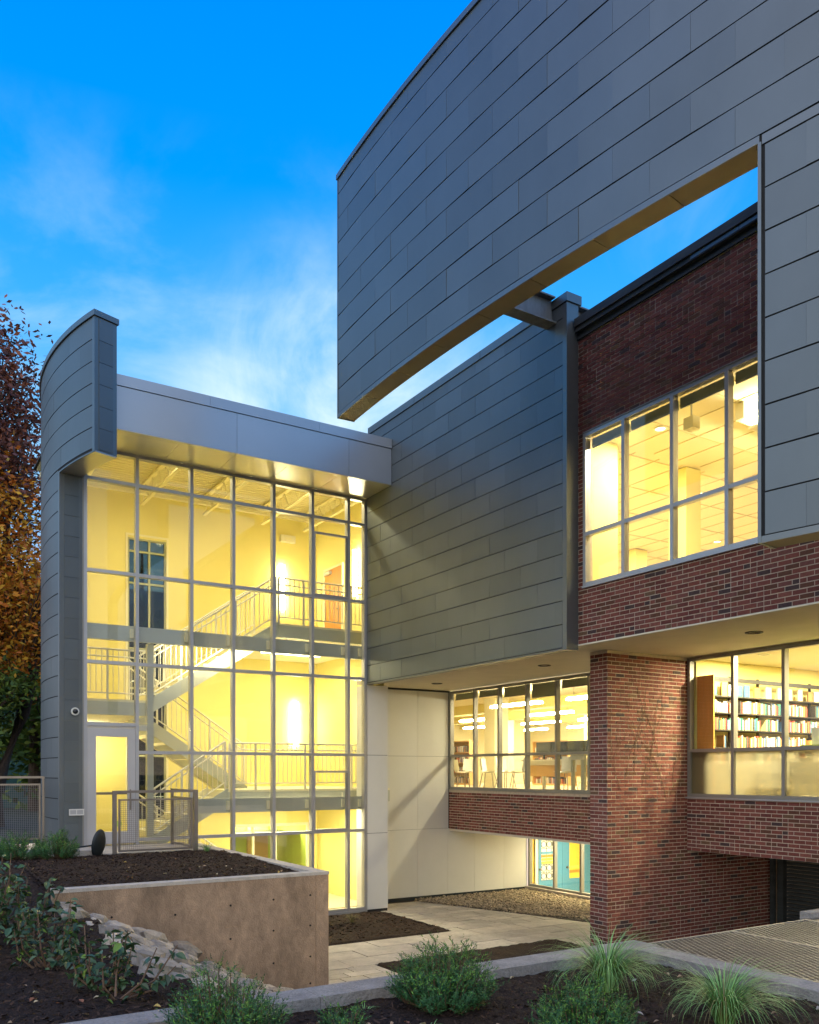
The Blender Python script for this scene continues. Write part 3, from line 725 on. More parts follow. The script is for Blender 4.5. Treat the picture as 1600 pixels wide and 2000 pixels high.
railing('cream railing on the short flight rising from the door landing', [(4.98, 18.06, ZD + 0.03), (6.56, 18.06, -0.36)])
railing('cream railing along the front of the middle landing', [(6.66, 18.06, -0.39), (10.62, 18.06, -0.39)])
railing('pale railing on the lowest flight disappearing behind the planter', [(4.98, 19.95, ZD + 0.03), (7.72, 19.95, -3.32)])
railing('cream inner railing on the far side of the top flight', [(4.98, 19.34, 1.50), (7.74, 19.34, 3.38)], extra=False)

# orange door on the right wall of the top landing
OD = thing('landing_door', 'orange wooden door with lever handle at the top landing', 'door', (U1, 20.9, 3.35))
piece('leaf', 'wood', U1 - 0.05, U1 - 0.012, 20.42, 21.42, 3.36, 5.52, OD)
for q in ((20.36, 20.418, 3.36, 5.58), (21.422, 21.48, 3.36, 5.58), (20.418, 21.422, 5.523, 5.58)): piece('frame', 'cream', U1 - 0.06, U1 - 0.003, q[0], q[1], q[2], q[3], OD)
MB().tube([(U1 - 0.09, 20.52, 4.38), (U1 - 0.09, 20.66, 4.38)], 0.013, 6).build('handle', 'steel', OD)
piece('closer', 'alu', U1 - 0.13, U1 - 0.052, 21.0, 21.35, 5.38, 5.47, OD)
for z in (3.6, 4.4, 5.2): piece('hinge', 'steel', U1 - 0.058, U1 - 0.05, 21.40, 21.422, z, z + 0.1, OD)

# glazed screen to the corridor at the foot of the stair
LS = thing('corridor_screen', 'white framed glazed screen at the foot of the stair', 'screen', (9.3, VB, -3.35))
for u in (8.22, 8.80, 9.45, 10.42): piece('post', 'white_paint', u - 0.03, u + 0.03, VB + 0.03, VB + 0.1, -3.35, -1.5, LS)
piece('head', 'white_paint', 8.19, 10.45, VB + 0.028, VB + 0.102, -1.5, -1.42, LS)
for a, b in ((8.25, 8.77), (8.83, 9.42), (9.48, 10.39)): piece('pane', 'glass', a, b, VB + 0.06, VB + 0.066, -3.35, -1.5, LS)
CO = shell('corridor', 8.2, 10.45, VB + 0.16, 24.2, -3.35, -1.3, 'lime', 'floor_in', 'cream', skip=('y0',))
bx('planter_ledge', 'lime', 9.5, 10.44, 23.6, 24.19, -3.35, -2.75, CO)
piece('brick_face', 'wood_desk', 9.45, 10.1, 24.12, 24.195, -2.7, -1.45, CO)

# lamps of the stair tower: wall sconces, and added fill strips out of view
def sconce(label, wall, a, z0, z1, power):
    if wall == 'back':
        t = thing('wall_lamp', label, 'lamp', (a, VB, z0)); c = (a, VB - 0.09)
        piece('back_plate', 'cream', a - 0.05, a + 0.05, VB - 0.03, VB - 0.003, z0 + 0.1, z1 - 0.1, t); off = (0, -0.25)
    else:
        t = thing('wall_lamp', label, 'lamp', (U1, a, z0)); c = (U1 - 0.09, a)
        piece('back_plate', 'cream', U1 - 0.03, U1 - 0.003, a - 0.05, a + 0.05, z0 + 0.1, z1 - 0.1, t); off = (-0.25, 0)
    MB().tube([(c[0], c[1], z0), (c[0], c[1], z1)], 0.062, 16).build('diffuser', 'lamp_glow', t, True)
SP = 55
sconce('upright glowing wall lamp on the back wall of the top landing', 'back', 9.60, 4.44, 5.68, SP)
sconce('upright glowing wall lamp on the right wall of the top landing', 'right', 19.6, 4.54, 5.73, SP)
sconce('upright glowing wall lamp on the back wall of the middle landing', 'back', 10.0, 0.70, 1.93, SP)
sconce('upright glowing wall lamp on the right wall of the middle landing', 'right', 19.35, 0.72, 1.95, SP)
sconce('upright glowing wall lamp on the right wall of the lowest level', 'right', 19.3, -2.76, -1.70, SP)
def strip(label, x0, x1, y, z, power, sag=0.0):  # unseen strip added to brighten the stair hall
    t = thing('room_fill_light', label, 'light', ((x0 + x1) / 2, y, z))
    piece('housing', 'white_paint', x0, x1, y - 0.07, y + 0.07, z + 0.03, z + 0.09, t)
    piece('diffuser', 'lamp_soft', x0 + 0.01, x1 - 0.01, y - 0.06, y + 0.06, z, z + 0.029, t)
    for x in (x0 + 0.1, x1 - 0.1): piece('hanger', 'white_paint', x - 0.01, x + 0.01, y - 0.01, y + 0.01, z + 0.09, z + 0.28 + sag, t)
    lamp('glow', 'AREA', ((x0 + x1) / 2, y, z - 0.02), power, t, x1 - x0, rot=(0, 0, 0), sy=0.12)
strip('added unseen fill light under the tower roof deck at left', 4.4, 6.4, 18.3, 6.85, 100)
strip('added unseen fill light under the tower roof deck at right', 7.2, 9.2, 18.3, 6.85, 100)
strip('added unseen fill light under the upper landing', 8.2, 9.8, 20.0, 2.95, 70)
strip('added fill light hidden behind the upper steel girt', 5.2, 8.0, 17.8, 2.70, 55)
strip('added fill light hidden behind the lower steel girt', 6.6, 9.4, 17.8, -0.76, 60)
strip('added unseen fill light under the left half landing', 3.8, 4.8, 21.2, 1.05, 45)
strip('added unseen fill light under the middle landing', 8.2, 9.8, 19.6, -0.85, 90)
lamp('glow', 'AREA', (9.3, 23.2, -1.32), 220, CO, 1.2, rot=(0, 0, 0), color=(0.95, 1.0, 0.6))
EM = thing('emergency_light', 'white emergency light box high on the yellow back wall', 'light', (9.75, VB, 6.35))
piece('case', 'white_paint', 9.55, 9.98, VB - 0.12, VB - 0.003, 6.33, 6.52, EM); piece('lens', 'cream', 9.66, 9.87, VB - 0.125, VB - 0.121, 6.40, 6.45, EM)

# ---- reading room behind the middle windows
RX1, RY1 = 26.0, 31.0
RM = shell('reading_room', UW + 0.12, RX1, 11.08, RY1, -0.47, 2.14, 'cream', 'carpet', 'ceil', skip=('x0',))
bx('wall', 'cream', UW + 0.05, UW + 0.12, 18.32, RY1, -0.47, 2.14, RM)
for (x, y) in ((15.6, 20.1), (21.5, 26.5), (21.0, 21.6)): bx('column', 'cream', x - 0.25, x + 0.25, y - 0.25, y + 0.25, -0.47, 2.14, RM)
for x in (16.4, 19.2, 22.0): bx('bulkhead', 'yellow_wall', x, x + 0.5, 11.1, RY1 - 0.02, 1.86, 2.139, RM)
def pendant(label, x, y, l, along='y', z=1.72, power=260):
    t = thing('pendant_light', label, 'light', (x, y, z), 'pendant lights in the reading room')
    a, b = (0.07, l / 2) if along == 'y' else (l / 2, 0.07)
    piece('diffuser', 'lamp_pendant', x - a, x + a, y - b, y + b, z, z + 0.05, t); piece('housing', 'white_paint', x - 0.02, x + 0.02, y - b - 0.01, y + b + 0.01, z + 0.051, z + 0.08, t)
    for q in (-0.8, 0.8): piece('cable', 'steel', x + (q * a * 0.9 if along != 'y' else 0) - 0.004, x + (q * a * 0.9 if along != 'y' else 0) + 0.004, y + (q * b if along == 'y' else 0) - 0.004, y + (q * b if along == 'y' else 0) + 0.004, z + 0.08, 2.139, t)
for i, (x, y) in enumerate(((14.3, 14.6), (14.3, 17.6), (17.4, 16.8), (17.4, 19.8), (20.3, 20.6), (20.3, 23.6), (17.4, 23.4), (23.4, 24.5), (20.3, 27.2), (23.4, 27.8))):
    pendant('slim glowing pendant light among the rows over the reading room', x, y, 2.0)
def bookcase(label, x0, x1, y0, y1, z0, z1, nsh, face, m='wood_desk', group=None, nb=40):
    t = thing('bookcase', label, 'bookcase', ((x0 + x1) / 2, (y0 + y1) / 2, z0), group)
    c = MB(); c.box(x0, x1, y0, y1, z0, z0 + 0.06); c.box(x0, x1, y0, y1, z1 - 0.03, z1)
    if face == 'x': c.box(x1 - 0.02, x1, y0, y1, z0 + 0.06, z1 - 0.03); c.box(x0, x1 - 0.02, y0, y0 + 0.03, z0 + 0.06, z1 - 0.03); c.box(x0, x1 - 0.02, y1 - 0.03, y1, z0 + 0.06, z1 - 0.03)
    c.build('case', m, t)
    for k in range(nsh):
        z = z0 + 0.06 + (z1 - z0 - 0.1) * k / nsh
        if k: bx('shelf', m, x0 + 0.01, x1 - 0.021, y0 + 0.031, y1 - 0.031, z - 0.02, z, t)
        b = MB(); s = y0 + 0.05
        while s < y1 - 0.1:
            w_ = random.uniform(0.02, 0.05); b.box(x0 + 0.04, x1 - 0.05, s, s + w_ - 0.002, z + 0.001, z + random.uniform(0.16, 0.23)); s += w_ + (0.15 if random.random() < 0.06 else 0)
        me = b.mesh('book_row'); me.materials.append(MATS['book_far']); stuff(link('book_row', me, t))
mat('book_far', (0.4, 0.2, 0.1), 0.6, island=1, ramp=[(0, (0.55, 0.50, 0.40)), (0.2, (0.35, 0.10, 0.06)), (0.35, (0.08, 0.14, 0.25)), (0.5, (0.62, 0.58, 0.50)), (0.7, (0.30, 0.18, 0.08)), (0.85, (0.06, 0.05, 0.045))])
bookcase('low bookcase in the reading room seen left of the cream column', 17.9, 18.3, 24.6, 26.6, -0.47, 1.1, 4, 'x', group='low bookcases in the reading room')
bookcase('low bookcase in the reading room behind the computer desks', 19.6, 20.0, 21.4, 23.2, -0.47, 1.05, 4, 'x', group='low bookcases in the reading room')
bookcase('low bookcase in the reading room at the far right', 20.4, 20.8, 19.9, 21.3, -0.47, 1.05, 4, 'x', group='low bookcases in the reading room')
def make_chair():
    t = thing('chair', 'white shell chair', 'chair')
    sh = MB()
    n = 7
    prof = [(-0.22, 0.45), (-0.05, 0.43), (0.14, 0.445), (0.20, 0.52), (0.235, 0.66), (0.25, 0.82)]
    for (a, za), (b, zb) in zip(prof, prof[1:]):
        for i in range(n):
            y0, y1 = -0.21 + 0.42 * i / n, -0.21 + 0.42 * (i + 1) / n
            f = lambda y, z, x: (x - (0.10 * (y / 0.21) ** 2 if z > 0.5 else 0), y, z + (0.035 * (y / 0.21) ** 2 if z < 0.5 else 0))
            sh.quad(f(y0, za, a), f(y1, za, a), f(y1, zb, b), f(y0, zb, b))
    sh.build('seat_shell', 'plastic_white', t, True)
    for sx in (-1, 1):
        for sy in (-1, 1):
            MB().tube([(sx * 0.13, sy * 0.13, 0.43), (sx * 0.2, sy * 0.21, 0.0)], 0.011, 6).build('leg', 'steel', t)
    return t
def copy_tree(o, parent=None):
    c = o.copy(); COL.objects.link(c)
    if parent is not None: c.parent = parent
    for ch in list(o.children): copy_tree(ch, c)
    return c
CH = make_chair()
for ch in CH.children: ch.matrix_parent_inverse = Matrix.Identity(4)
spots = [(13.9, 19.2, 0.4, 'white shell chair nearest the left end of the reading room window'), (14.1, 18.5, 2.2, 'white shell chair just left of the cream column in the reading room'), (14.9, 20.9, 2.8, 'pale shell chair behind the leftmost one in the reading room'),
         (13.55, 16.55, -0.5, 'white shell chair right of the cream column at the computer desk'), (13.45, 14.75, 0.2, 'white shell chair at the right end of the reading room window'), (14.2, 17.9, 1.8, 'pale shell chair behind the left end of the computer desk')]
for i, (x, y, rz, lab) in enumerate(spots):
    o = CH if i == 0 else copy_tree(CH)
    o.location = (x, y, -0.47); o.rotation_euler = (0, 0, rz); o['label'] = lab; o['group'] = 'shell chairs in the reading room'
def desk(label, x0, x1, y0, y1, z, panel):
    t = thing('desk', label, 'desk', ((x0 + x1) / 2, (y0 + y1) / 2, -0.47))
    piece('top', 'white_paint', x0, x1, y0, y1, z - 0.035, z, t); piece('apron', 'white_paint', x0 + 0.06, x0 + 0.08, y0 + 0.06, y1 - 0.06, z - 0.14, z - 0.036, t)
    if panel: piece('modesty_panel', 'wood_desk', x0 + 0.10, x0 + 0.12, y0 + 0.08, y1 - 0.08, z - 0.42, z - 0.10, t)
    for x in (x0 + 0.1, x1 - 0.1):
        for y in (y0 + 0.1, y1 - 0.1): piece('leg', 'girt', x - 0.035, x + 0.035, y - 0.035, y + 0.035, -0.47, z - 0.036, t)
desk('white computer desk with orange modesty panel behind the reading room window', 14.4, 15.2, 14.9, 17.5, 0.30, True)
desk('narrow grey table with paper at the reading room window', 13.2, 13.7, 13.9, 14.45, 0.40, False)
def monitor(label, x, y, z, rz):
    t = thing('computer_monitor', label, 'monitor', (x, y, z)); 
    a = MB(); a.box(-0.03, 0.03, -0.25, 0.25, 0.12, 0.46); a.box(-0.012, 0.012, -0.03, 0.03, 0.0, 0.13); b = MB(); b.box(-0.09, 0.09, -0.12, 0.12, 0.0, 0.012)
    for m_, nm in ((a, 'display'), (b, 'foot')):
        o = m_.build(nm, 'screen' if nm == 'display' else 'black_metal'); o.parent = t
    t.rotation_euler = (0, 0, rz)
for i, y in enumerate((15.25, 15.85, 16.45, 17.05)):
    monitor(['rightmost black monitor on the computer desk', 'second black monitor from the right on the computer desk', 'third black monitor from the right on the computer desk', 'leftmost black monitor on the computer desk'][i], 14.8, y, 0.302, 0.12)
PA_ = MB(); PA_.box(13.3, 13.6, 14.0, 14.3, 0.402, 0.43); tag(PA_.build('paper_stack', 'paper'), 'white paper stack lying on the narrow window table', 'paper')

# roller shades at the window heads
for k, (a, b, zz) in enumerate(((17.26, 18.2, 1.86), (16.28, 17.18, 1.86), (15.26, 16.2, 1.79), (14.25, 15.18, 1.70), (13.24, 14.17, 1.84))):
    t = thing('roller_shade', ['olive roller shade in the leftmost pane of the reading room window', 'olive roller shade in the second pane of the reading room window', 'olive roller shade in the third pane of the reading room window', 'longest olive roller shade in the fourth pane of the reading room window', 'olive roller shade next to the brick pier'][k], 'shade', (UW + 0.1, (a + b) / 2, zz))
    piece('fabric', 'shade', UW + 0.115, UW + 0.118, a + 0.02, b - 0.02, zz, 1.998, t); piece('hem_bar', 'alu_bronze', UW + 0.108, UW + 0.126, a + 0.02, b - 0.02, zz - 0.025, zz - 0.001, t)

# ---- bookshelf room behind the right-hand windows
BR_ = shell('bookshelf_room', UW + 0.12, 21.0, 2.0, 10.55, -0.47, 2.06, 'yellow_wall', 'carpet', 'ceil', skip=('x0',))
SH = thing('wall_bookshelf', 'long dark metal bookshelf with orange wooden end panel behind the right window', 'bookshelf', (14.4, 10.4, -0.47))
SX0, SX1, SY0, SY1 = 12.84, 17.6, 10.20, 10.54
piece('end_panel', 'wood', 12.81, SX0 - 0.002, SY0 - 0.02, SY1, -0.47, 1.74, SH)
tiers = [-0.17, 0.135, 0.44, 0.765, 1.075, 1.38]
for z in tiers: piece('shelf', 'black_metal', SX0, SX1, SY0, SY1, z - 0.022, z, SH)
piece('top_rail', 'black_metal', SX0, SX1, SY0, SY0 + 0.05, 1.64, 1.71, SH)
for i in range(6):
    x = SX0 + 0.62 + i * 0.82
    piece('upright', 'black_metal', x - 0.02, x + 0.02, SY0 + 0.12, SY0 + 0.16, -0.45, 1.75, SH)
piece('back_sheet', 'yellow_wall', SX0, SX1, SY1 - 0.01, SY1, -0.45, 1.6, SH)
random.seed(3)
bcount = 0
tn = ['lowest visible', 'second lowest', 'third', 'third', 'fourth', 'top']
for k, z in enumerate(tiers):
    if z < 0.1: continue
    x = SX0 + 0.03
    while x < 16.6:
        if k == 5:
            w_ = random.uniform(0.13, 0.17); h = random.uniform(0.19, 0.24); d = 0.03
            o = piece('book', 'book', x, x + w_, SY0 + 0.06, SY0 + 0.06 + d, z + 0.001, z + h, SH)
            o.parent = None; o.matrix_parent_inverse = Matrix.Identity(4)
            tag(o, 'book shown cover out on the top tier of the dark bookshelf', 'book', 'face-out books on the top tier'); x += w_ + random.uniform(0.02, 0.2)
        else:
            w_ = random.uniform(0.018, 0.045); h = random.uniform(0.17, 0.235)
            o = piece('book', 'book', x, x + w_ - 0.002, SY0 + 0.02 + random.uniform(0, 0.02), SY0 + 0.2, z + 0.001, z + h, SH)
            o.parent = None; o.matrix_parent_inverse = Matrix.Identity(4)
            tag(o, 'upright book in the %s row of the dark bookshelf' % {2: 'lowest clearly visible', 3: 'middle', 4: 'second from top', 1: 'frosted-over'}[k], 'book', 'books standing in row %d of the bookshelf' % k)
            x += w_
            if random.random() < 0.05: x += random.uniform(0.12, 0.3)
            bcount += 1
for i, (x, y) in enumerate(((13.3, 9.5), (16.2, 8.9), (13.6, 7.0), (16.8, 6.0), (14.6, 8.6))):
    t = thing('ceiling_downlight', 'round lit downlight in the bookshelf room ceiling', 'light', (x, y, 2.05), 'downlights in the bookshelf room')
    ring('trim_ring', x, y, 2.052, 0.11, t, 'white_paint', 'lamp_lens'); lamp('glow', 'AREA', (x, y, 2.045), 215, t, 0.15, rot=(0, 0, 0))
AC = thing('armchair', 'dark padded armchair blurred behind the frosted glass', 'chair', (13.5, 8.85, -0.47))
piece('seat', 'black_metal', 13.25, 13.85, 8.5, 9.25, -0.2, 0.0, AC); piece('backrest', 'black_metal', 13.12, 13.27, 8.5, 9.25, -0.15, 0.22, AC)
for x in (13.2, 13.8):
    for y in (8.55, 9.2): piece('leg', 'black_metal', x - 0.02, x + 0.02, y - 0.02, y + 0.02, -0.47, -0.2, AC)
RD_ = thing('reading_desk', 'pale desk with paper stand at the right window', 'desk', (13.4, 7.6, -0.47))
piece('top', 'lime', 13.0, 13.8, 6.6, 8.6, 0.40, 0.44, RD_); 
for y in (6.7, 8.5): piece('leg', 'cream', 13.35, 13.45, y - 0.04, y + 0.04, -0.47, 0.4, RD_)
tag(bx('notice_card', 'paper', 13.1, 13.11, 8.28, 8.47, 0.441, 0.72), 'cream notice card standing on the pale desk', 'card')
monitor('black monitor on the pale desk at the right window', 13.45, 7.75, 0.441, 0.5)

# ---- upper floor room behind the strip window
UR = shell('upper_room', UB + 0.22, 26.0, 2.0, 10.60, 2.35, 5.62, 'yellow_wall', 'carpet', 'ceil', skip=('x0', 'y1'))
shell('upper_room_rear', 10.97, 26.0, 10.71, 24.0, 2.352, 5.622, 'yellow_wall', 'carpet', 'ceil', skip=('y0',))
gr = MB()
x = UB + 0.6
while x < 25.9: gr.box(x, x + 0.014, 2.02, 10.59, 5.608, 5.619); x += 0.61
x = 11.4
while x < 25.9: gr.box(x, x + 0.014, 10.72, 23.9, 5.609, 5.6195); x += 0.61
y = 2.3
while y < 23.8: gr.box(UB + 0.24 if y < 10.5 else 11.0, 25.98, y, y + 0.014, 5.6085, 5.6185); y += 1.22
stuff(gr.build('ceiling_grid', 'ceiling_bar', UR))
bx('bulkhead', 'cream', 11.2, 25.9, 8.35, 8.5, 5.36, 5.605, UR)
for (x, y) in ((12.9, 10.9), (16.5, 15.5), (18.5, 12.0)): bx('column', 'yellow_wall', x - 0.2, x + 0.2, y - 0.2, y + 0.2, 2.36, 5.605, UR)
CL = thing('cove_light', 'bright cove light along the dropped ceiling of the upper room', 'light', (12.4, 8.2, 5.2))
piece('trough', 'white_paint', 11.3, 13.7, 8.1, 8.34, 5.20, 5.235, CL); piece('tube', 'lamp_lens', 11.35, 13.65, 8.18, 8.26, 5.236, 5.26, CL); lamp('glow', 'AREA', (12.5, 8.22, 5.27), 260, CL, 2.2, rot=(math.pi, 0, 0), sy=0.15)
CL = thing('cove_light', 'bright uplight in the upper room near the zinc screen edge', 'light', (13.3, 6.3, 5.2))
piece('trough', 'white_paint', 12.2, 14.4, 6.2, 6.45, 5.20, 5.235, CL); piece('tube', 'lamp_lens', 12.25, 14.35, 6.28, 6.37, 5.236, 5.26, CL); lamp('glow', 'AREA', (13.3, 6.32, 5.27), 320, CL, 2.1, rot=(math.pi, 0, 0), sy=0.15)
for x, y in ((10.95, 9.75), (12.2, 12.6), (14.2, 11.6), (14.6, 15.0), (17.5, 13.8), (17.5, 18.0), (21.0, 16.0), (21.0, 21.0), (14.0, 19.5)):
    t = thing('ceiling_downlight', 'round lit downlight in the upper room ceiling', 'light', (x, y, 5.6), 'downlights in the upper room'); ring('trim_ring', x, y, 5.60, 0.11, t, 'white_paint', 'lamp_lens'); lamp('glow', 'AREA', (x, y, 5.592), 190, t, 0.15, rot=(0, 0, 0))
t = thing('ceiling_speaker', 'small grey speaker box hung inside the upper strip window', 'speaker', (10.6, 9.2, 5.2))
piece('case', 'cream', 10.5, 10.66, 8.72, 8.9, 5.2, 5.38, t); piece('bracket', 'girt', 10.58, 10.6, 8.81, 8.83, 5.381, 5.605, t)
for k, (a, b) in enumerate(((8.64, 9.52), (7.69, 8.56), (9.6, 10.37), (6.74, 7.61))):
    t = thing('roller_shade', ['grey roller shade box over the second upper pane', 'grey roller shade box over the third upper pane', 'grey roller shade box over the leftmost upper pane', 'grey roller shade box over the upper pane beside the screen leg'][k], 'shade', (UB + 0.12, (a + b) / 2, 5.3))
    piece('cassette', 'shade', UB + 0.12, UB + 0.2, a, b, 5.33, 5.46, t); piece('hem_bar', 'girt', UB + 0.13, UB + 0.15, a, b, 5.305, 5.329, t)

# ---- low room with blue doors
LR = shell('play_room', 15.42, 20.0, 11.1, 18.28, -3.6, -1.53, 'yellow_deep', 'floor_in', 'cream', skip=('x0',))
BP = thing('blue_partition', 'blue partition of doors with white framed panes in the low window', 'partition', (16.8, 18.24, -3.6))
PV = 18.22
for a, b, za, zb in ((15.62, 15.71, -3.6, -1.54), (15.71, 16.30, -3.6, -3.02), (16.30, 16.475, -3.6, -1.54), (16.485, 16.75, -3.6, -1.54), (16.75, 17.3, -3.6, -3.02), (17.3, 19.0, -3.6, -1.54)):
    piece('door_panel', 'blue_door', a, b, PV, PV + 0.04, za, zb, BP)
piece('pane', 'paper', 15.71, 16.30, PV + 0.015, PV + 0.025, -3.02, -1.54, BP)
piece('pane', 'yellow_deep', 16.75, 17.3, PV + 0.015, PV + 0.025, -3.02, -1.54, BP)
lt = MB()
for i in range(3):
    for k in range(6):
        cx_, cz = 15.81 + i * 0.2, -2.9 + k * 0.22
        if k in (2, 3): continue
        lt.tube([(cx_ + 0.085 * math.cos(q * math.pi / 8), PV + 0.012, cz + 0.085 * math.sin(q * math.pi / 8)) for q in range(17)], 0.010, 4)
for i in range(4): lt.box(15.71 + i * 0.195, 15.722 + i * 0.195, PV + 0.006, PV + 0.0145, -3.01, -1.55)
for k in range(7): lt.box(15.71, 16.3, PV + 0.007, PV + 0.0142, -3.02 + k * 0.22, -3.008 + k * 0.22)
lt.build('lattice', 'lattice', BP)
for k, c in enumerate(('lime', 'yellow_deep', 'wood', 'blue_door')): piece('stripe', c, 15.72, 16.29, PV + 0.003, PV + 0.0058, -2.56 + k * 0.09, -2.49 + k * 0.09, BP)
for k, c in enumerate(('lime', 'wood')): piece('stripe', c, 16.76, 17.29, PV + 0.010, PV + 0.0148, -2.75 - k * 0.12, -2.67 - k * 0.12, BP)
for x in (15.66, 16.66): MB().tube([(x, PV - 0.05, -2.7), (x, PV, -2.7)], 0.03, 10).build('knob', 'steel', BP)
piece('white_post', 'white_paint', 15.5, 15.6, PV, PV + 0.05, -3.6, -1.54, BP)
lamp('glow', 'AREA', (15.95, 15.5, -1.56), 210, LR, 0.3, rot=(0, 0, 0), sy=4)
FX = thing('room_fill_light', 'linear light strip inside the low window room', 'light', (15.95, 15.5, -1.55)); piece('diffuser', 'lamp_soft', 15.85, 16.05, 13.5, 17.5, -1.552, -1.535, FX)

# ---- dark service recess under the right spandrel
RC = part('service_recess', LIB)
bx('ceiling', 'stucco', UW + 0.2, 16, 2.0, 10.64, -1.455, -1.40, RC)
bx('wall', 'mortar', 15.2, 15.3, 2.0, 10.65, ZC, -1.46, RC)
for i in range(24): piece('louvre_slat', 'cornice', 15.12, 15.19, 2.0, 10.3, ZC + 0.05 + i * 0.073, ZC + 0.105 + i * 0.073, RC)
piece('door_post', 'cornice', 15.08, 15.2, 10.35, 10.48, ZC, -1.46, RC)
piece('downpipe', 'cornice', 15.02, 15.1, 10.52, 10.6, ZC, -1.46, RC)

# ================================================================== landscape
random.seed(21)
def nz(x, y, s, seed=0.0): return noise.fractal(Vector((x * s + seed, y * s - seed, seed)), 0.8, 2.1, 5)
def ground_z(u, v):
    """height of the planted ground and the stone slope on the left"""
    base = -1.62
    t = min(max((v - 10.5) / 3.5, 0), 1); base += 0.17 * t * t * (3 - 2 * t)
    if 5.6 < v < 11.2 and u > 1.95: base = -1.62 - (u - 1.95) * 0.52
    return max(base, ZC)
def bed(name, x0, x1, y0, y1, fz, step, amp, m='mulch', keep=None):
    nx, ny = int((x1 - x0) / step), int((y1 - y0) / step); b = MB()
    for j in range(ny + 1):
        for i in range(nx + 1):
            x, y = x0 + (x1 - x0) * i / nx, y0 + (y1 - y0) * j / ny
            b.v.append((x, y, fz(x, y) + amp * (nz(x, y, 3.0) * 1.1 + nz(x, y, 14.0, 5.1) * 0.75)))
    for j in range(ny):
        for i in range(nx):
            a = j * (nx + 1) + i
            if keep and not keep(x0 + (x1 - x0) * (i + .5) / nx, y0 + (y1 - y0) * (j + .5) / ny): continue
            b.f.append((a, a + 1, a + nx + 2, a + nx + 1))
    o = b.build(name, m, None, True); return struct(o)
bed('front_mulch_bed', -0.6, 5.62, 2.2, 5.34, lambda x, y: -1.63 - 0.0 * y, 0.022, 0.018)
bed('left_mulch_bed', -5.0, 2.1, 5.6, 16.6, lambda x, y: ground_z(min(x, 1.95), y) - 0.02 * max(0, -x), 0.045, 0.022)
bed('planter_mulch', 1.92, 5.42, 11.26, 15.7, lambda x, y: -1.46 + 0.03 * math.sin(y), 0.03, 0.016)
bed('court_mulch_bed', 5.6, 10.05, 14.4, 17.27, lambda x, y: ZC + 0.03 - 0.05 * (x > 10.0 or y < 14.45), 0.05, 0.014)
bed('court_mulch_strip', 7.2, 11.2, 9.0, 12.6, lambda x, y: ZC + 0.03 - 0.05 * (x > 11.15 or x < 7.25 or y > 12.55), 0.05, 0.014)
def chips(name, n, dom, fz, size, m='mulch_chip', up=0.012):
    b = MB()
    for _ in range(n):
        x, y = dom()
        z = fz(x, y) + random.uniform(0, up); a = random.uniform(0, 6.283); l = random.uniform(0.5, 1.6) * size; w_ = l * random.uniform(0.15, 0.4)
        d = Vector((math.cos(a), math.sin(a), random.uniform(-0.5, 0.6))) * l / 2; e = Vector((-math.sin(a), math.cos(a), random.uniform(-0.7, 0.7))) * w_ / 2
        p = Vector((x, y, z)); b.quad(p - d - e, p + d - e, p + d * 0.8 + e, p - d * 0.9 + e)
    return stuff(b.build(name, m))
def amp(x, y, a): return a * (nz(x, y, 3.0) * 1.1 + nz(x, y, 14.0, 5.1) * 0.75)
c = chips('front_mulch_chips', 9000, lambda: (random.uniform(-0.5, 5.58), random.uniform(2.5, 5.28)), lambda x, y: -1.63 + amp(x, y, 0.018), 0.035); c['label'] = 'dark shredded bark chips on the front bed'
c = chips('left_mulch_chips', 12000, lambda: (random.uniform(-1.5, 2.05), 5.7 + 9 * random.random() ** 1.6), lambda x, y: ground_z(min(x, 1.95), y) + amp(x, y, 0.022), 0.034); c['label'] = 'dark shredded bark chips on the left slope'
c = chips('planter_mulch_chips', 14000, lambda: (random.uniform(1.95, 5.38), random.uniform(11.3, 15.5)), lambda x, y: -1.46 + 0.03 * math.sin(y) + amp(x, y, 0.016), 0.032); c['label'] = 'dark shredded bark chips in the concrete planter'
c = chips('court_mulch_chips', 2500, lambda: (random.uniform(6.5, 9.95), random.uniform(14.5, 17.1)), lambda x, y: ZC + 0.03 + amp(x, y, 0.014), 0.06); c['label'] = 'bark chips in the small court bed'

# ---- concrete planter wall, curbs
PW = thing('planter_wall', 'weathered brown concrete retaining wall of the raised planter', 'wall', (3.7, 11.2, ZC))
def slab(name, m, x0, x1, y0, y1, z0, z1, parent, n=(30, 1), rough=0.004):
    b = MB(); b.box(x0, x1, y0, y1, z0, z1); return b.build(name, m, parent)
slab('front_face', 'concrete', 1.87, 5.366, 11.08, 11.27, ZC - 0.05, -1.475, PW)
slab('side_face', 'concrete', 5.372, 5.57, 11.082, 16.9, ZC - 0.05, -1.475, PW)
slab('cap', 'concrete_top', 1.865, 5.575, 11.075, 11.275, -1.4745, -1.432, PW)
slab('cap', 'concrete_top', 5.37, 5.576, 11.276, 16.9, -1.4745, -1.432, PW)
hole = MB().tube([(0, -0.004, 0), (0, 0.004, 0)], 0.014, 10).mesh('tie_hole'); hole.materials.append(MATS['hole'])
for x, z in ((2.55, -1.82), (3.35, -1.86), (3.35, -2.30), (4.1, -1.80), (4.1, -2.25), (4.1, -2.70), (4.72, -1.77), (4.72, -2.2), (4.72, -2.65), (5.28, -1.75), (5.28, -2.18), (5.28, -2.62), (5.28, -3.0)):
    o = link('tie_hole', hole, PW); o.location = (x, 11.078, z)
o = MB().tube([(3.85, 11.05, -2.66), (3.85, 11.2, -2.66)], 0.055, 14).build('drain_pipe', 'hole', PW)
CB = thing('front_curb', 'long grey concrete curb between the front bed and the lower court', 'curb', (3, 5.5, -1.7))
xs = [-1.2, 2.62, 5.0, 5.96]
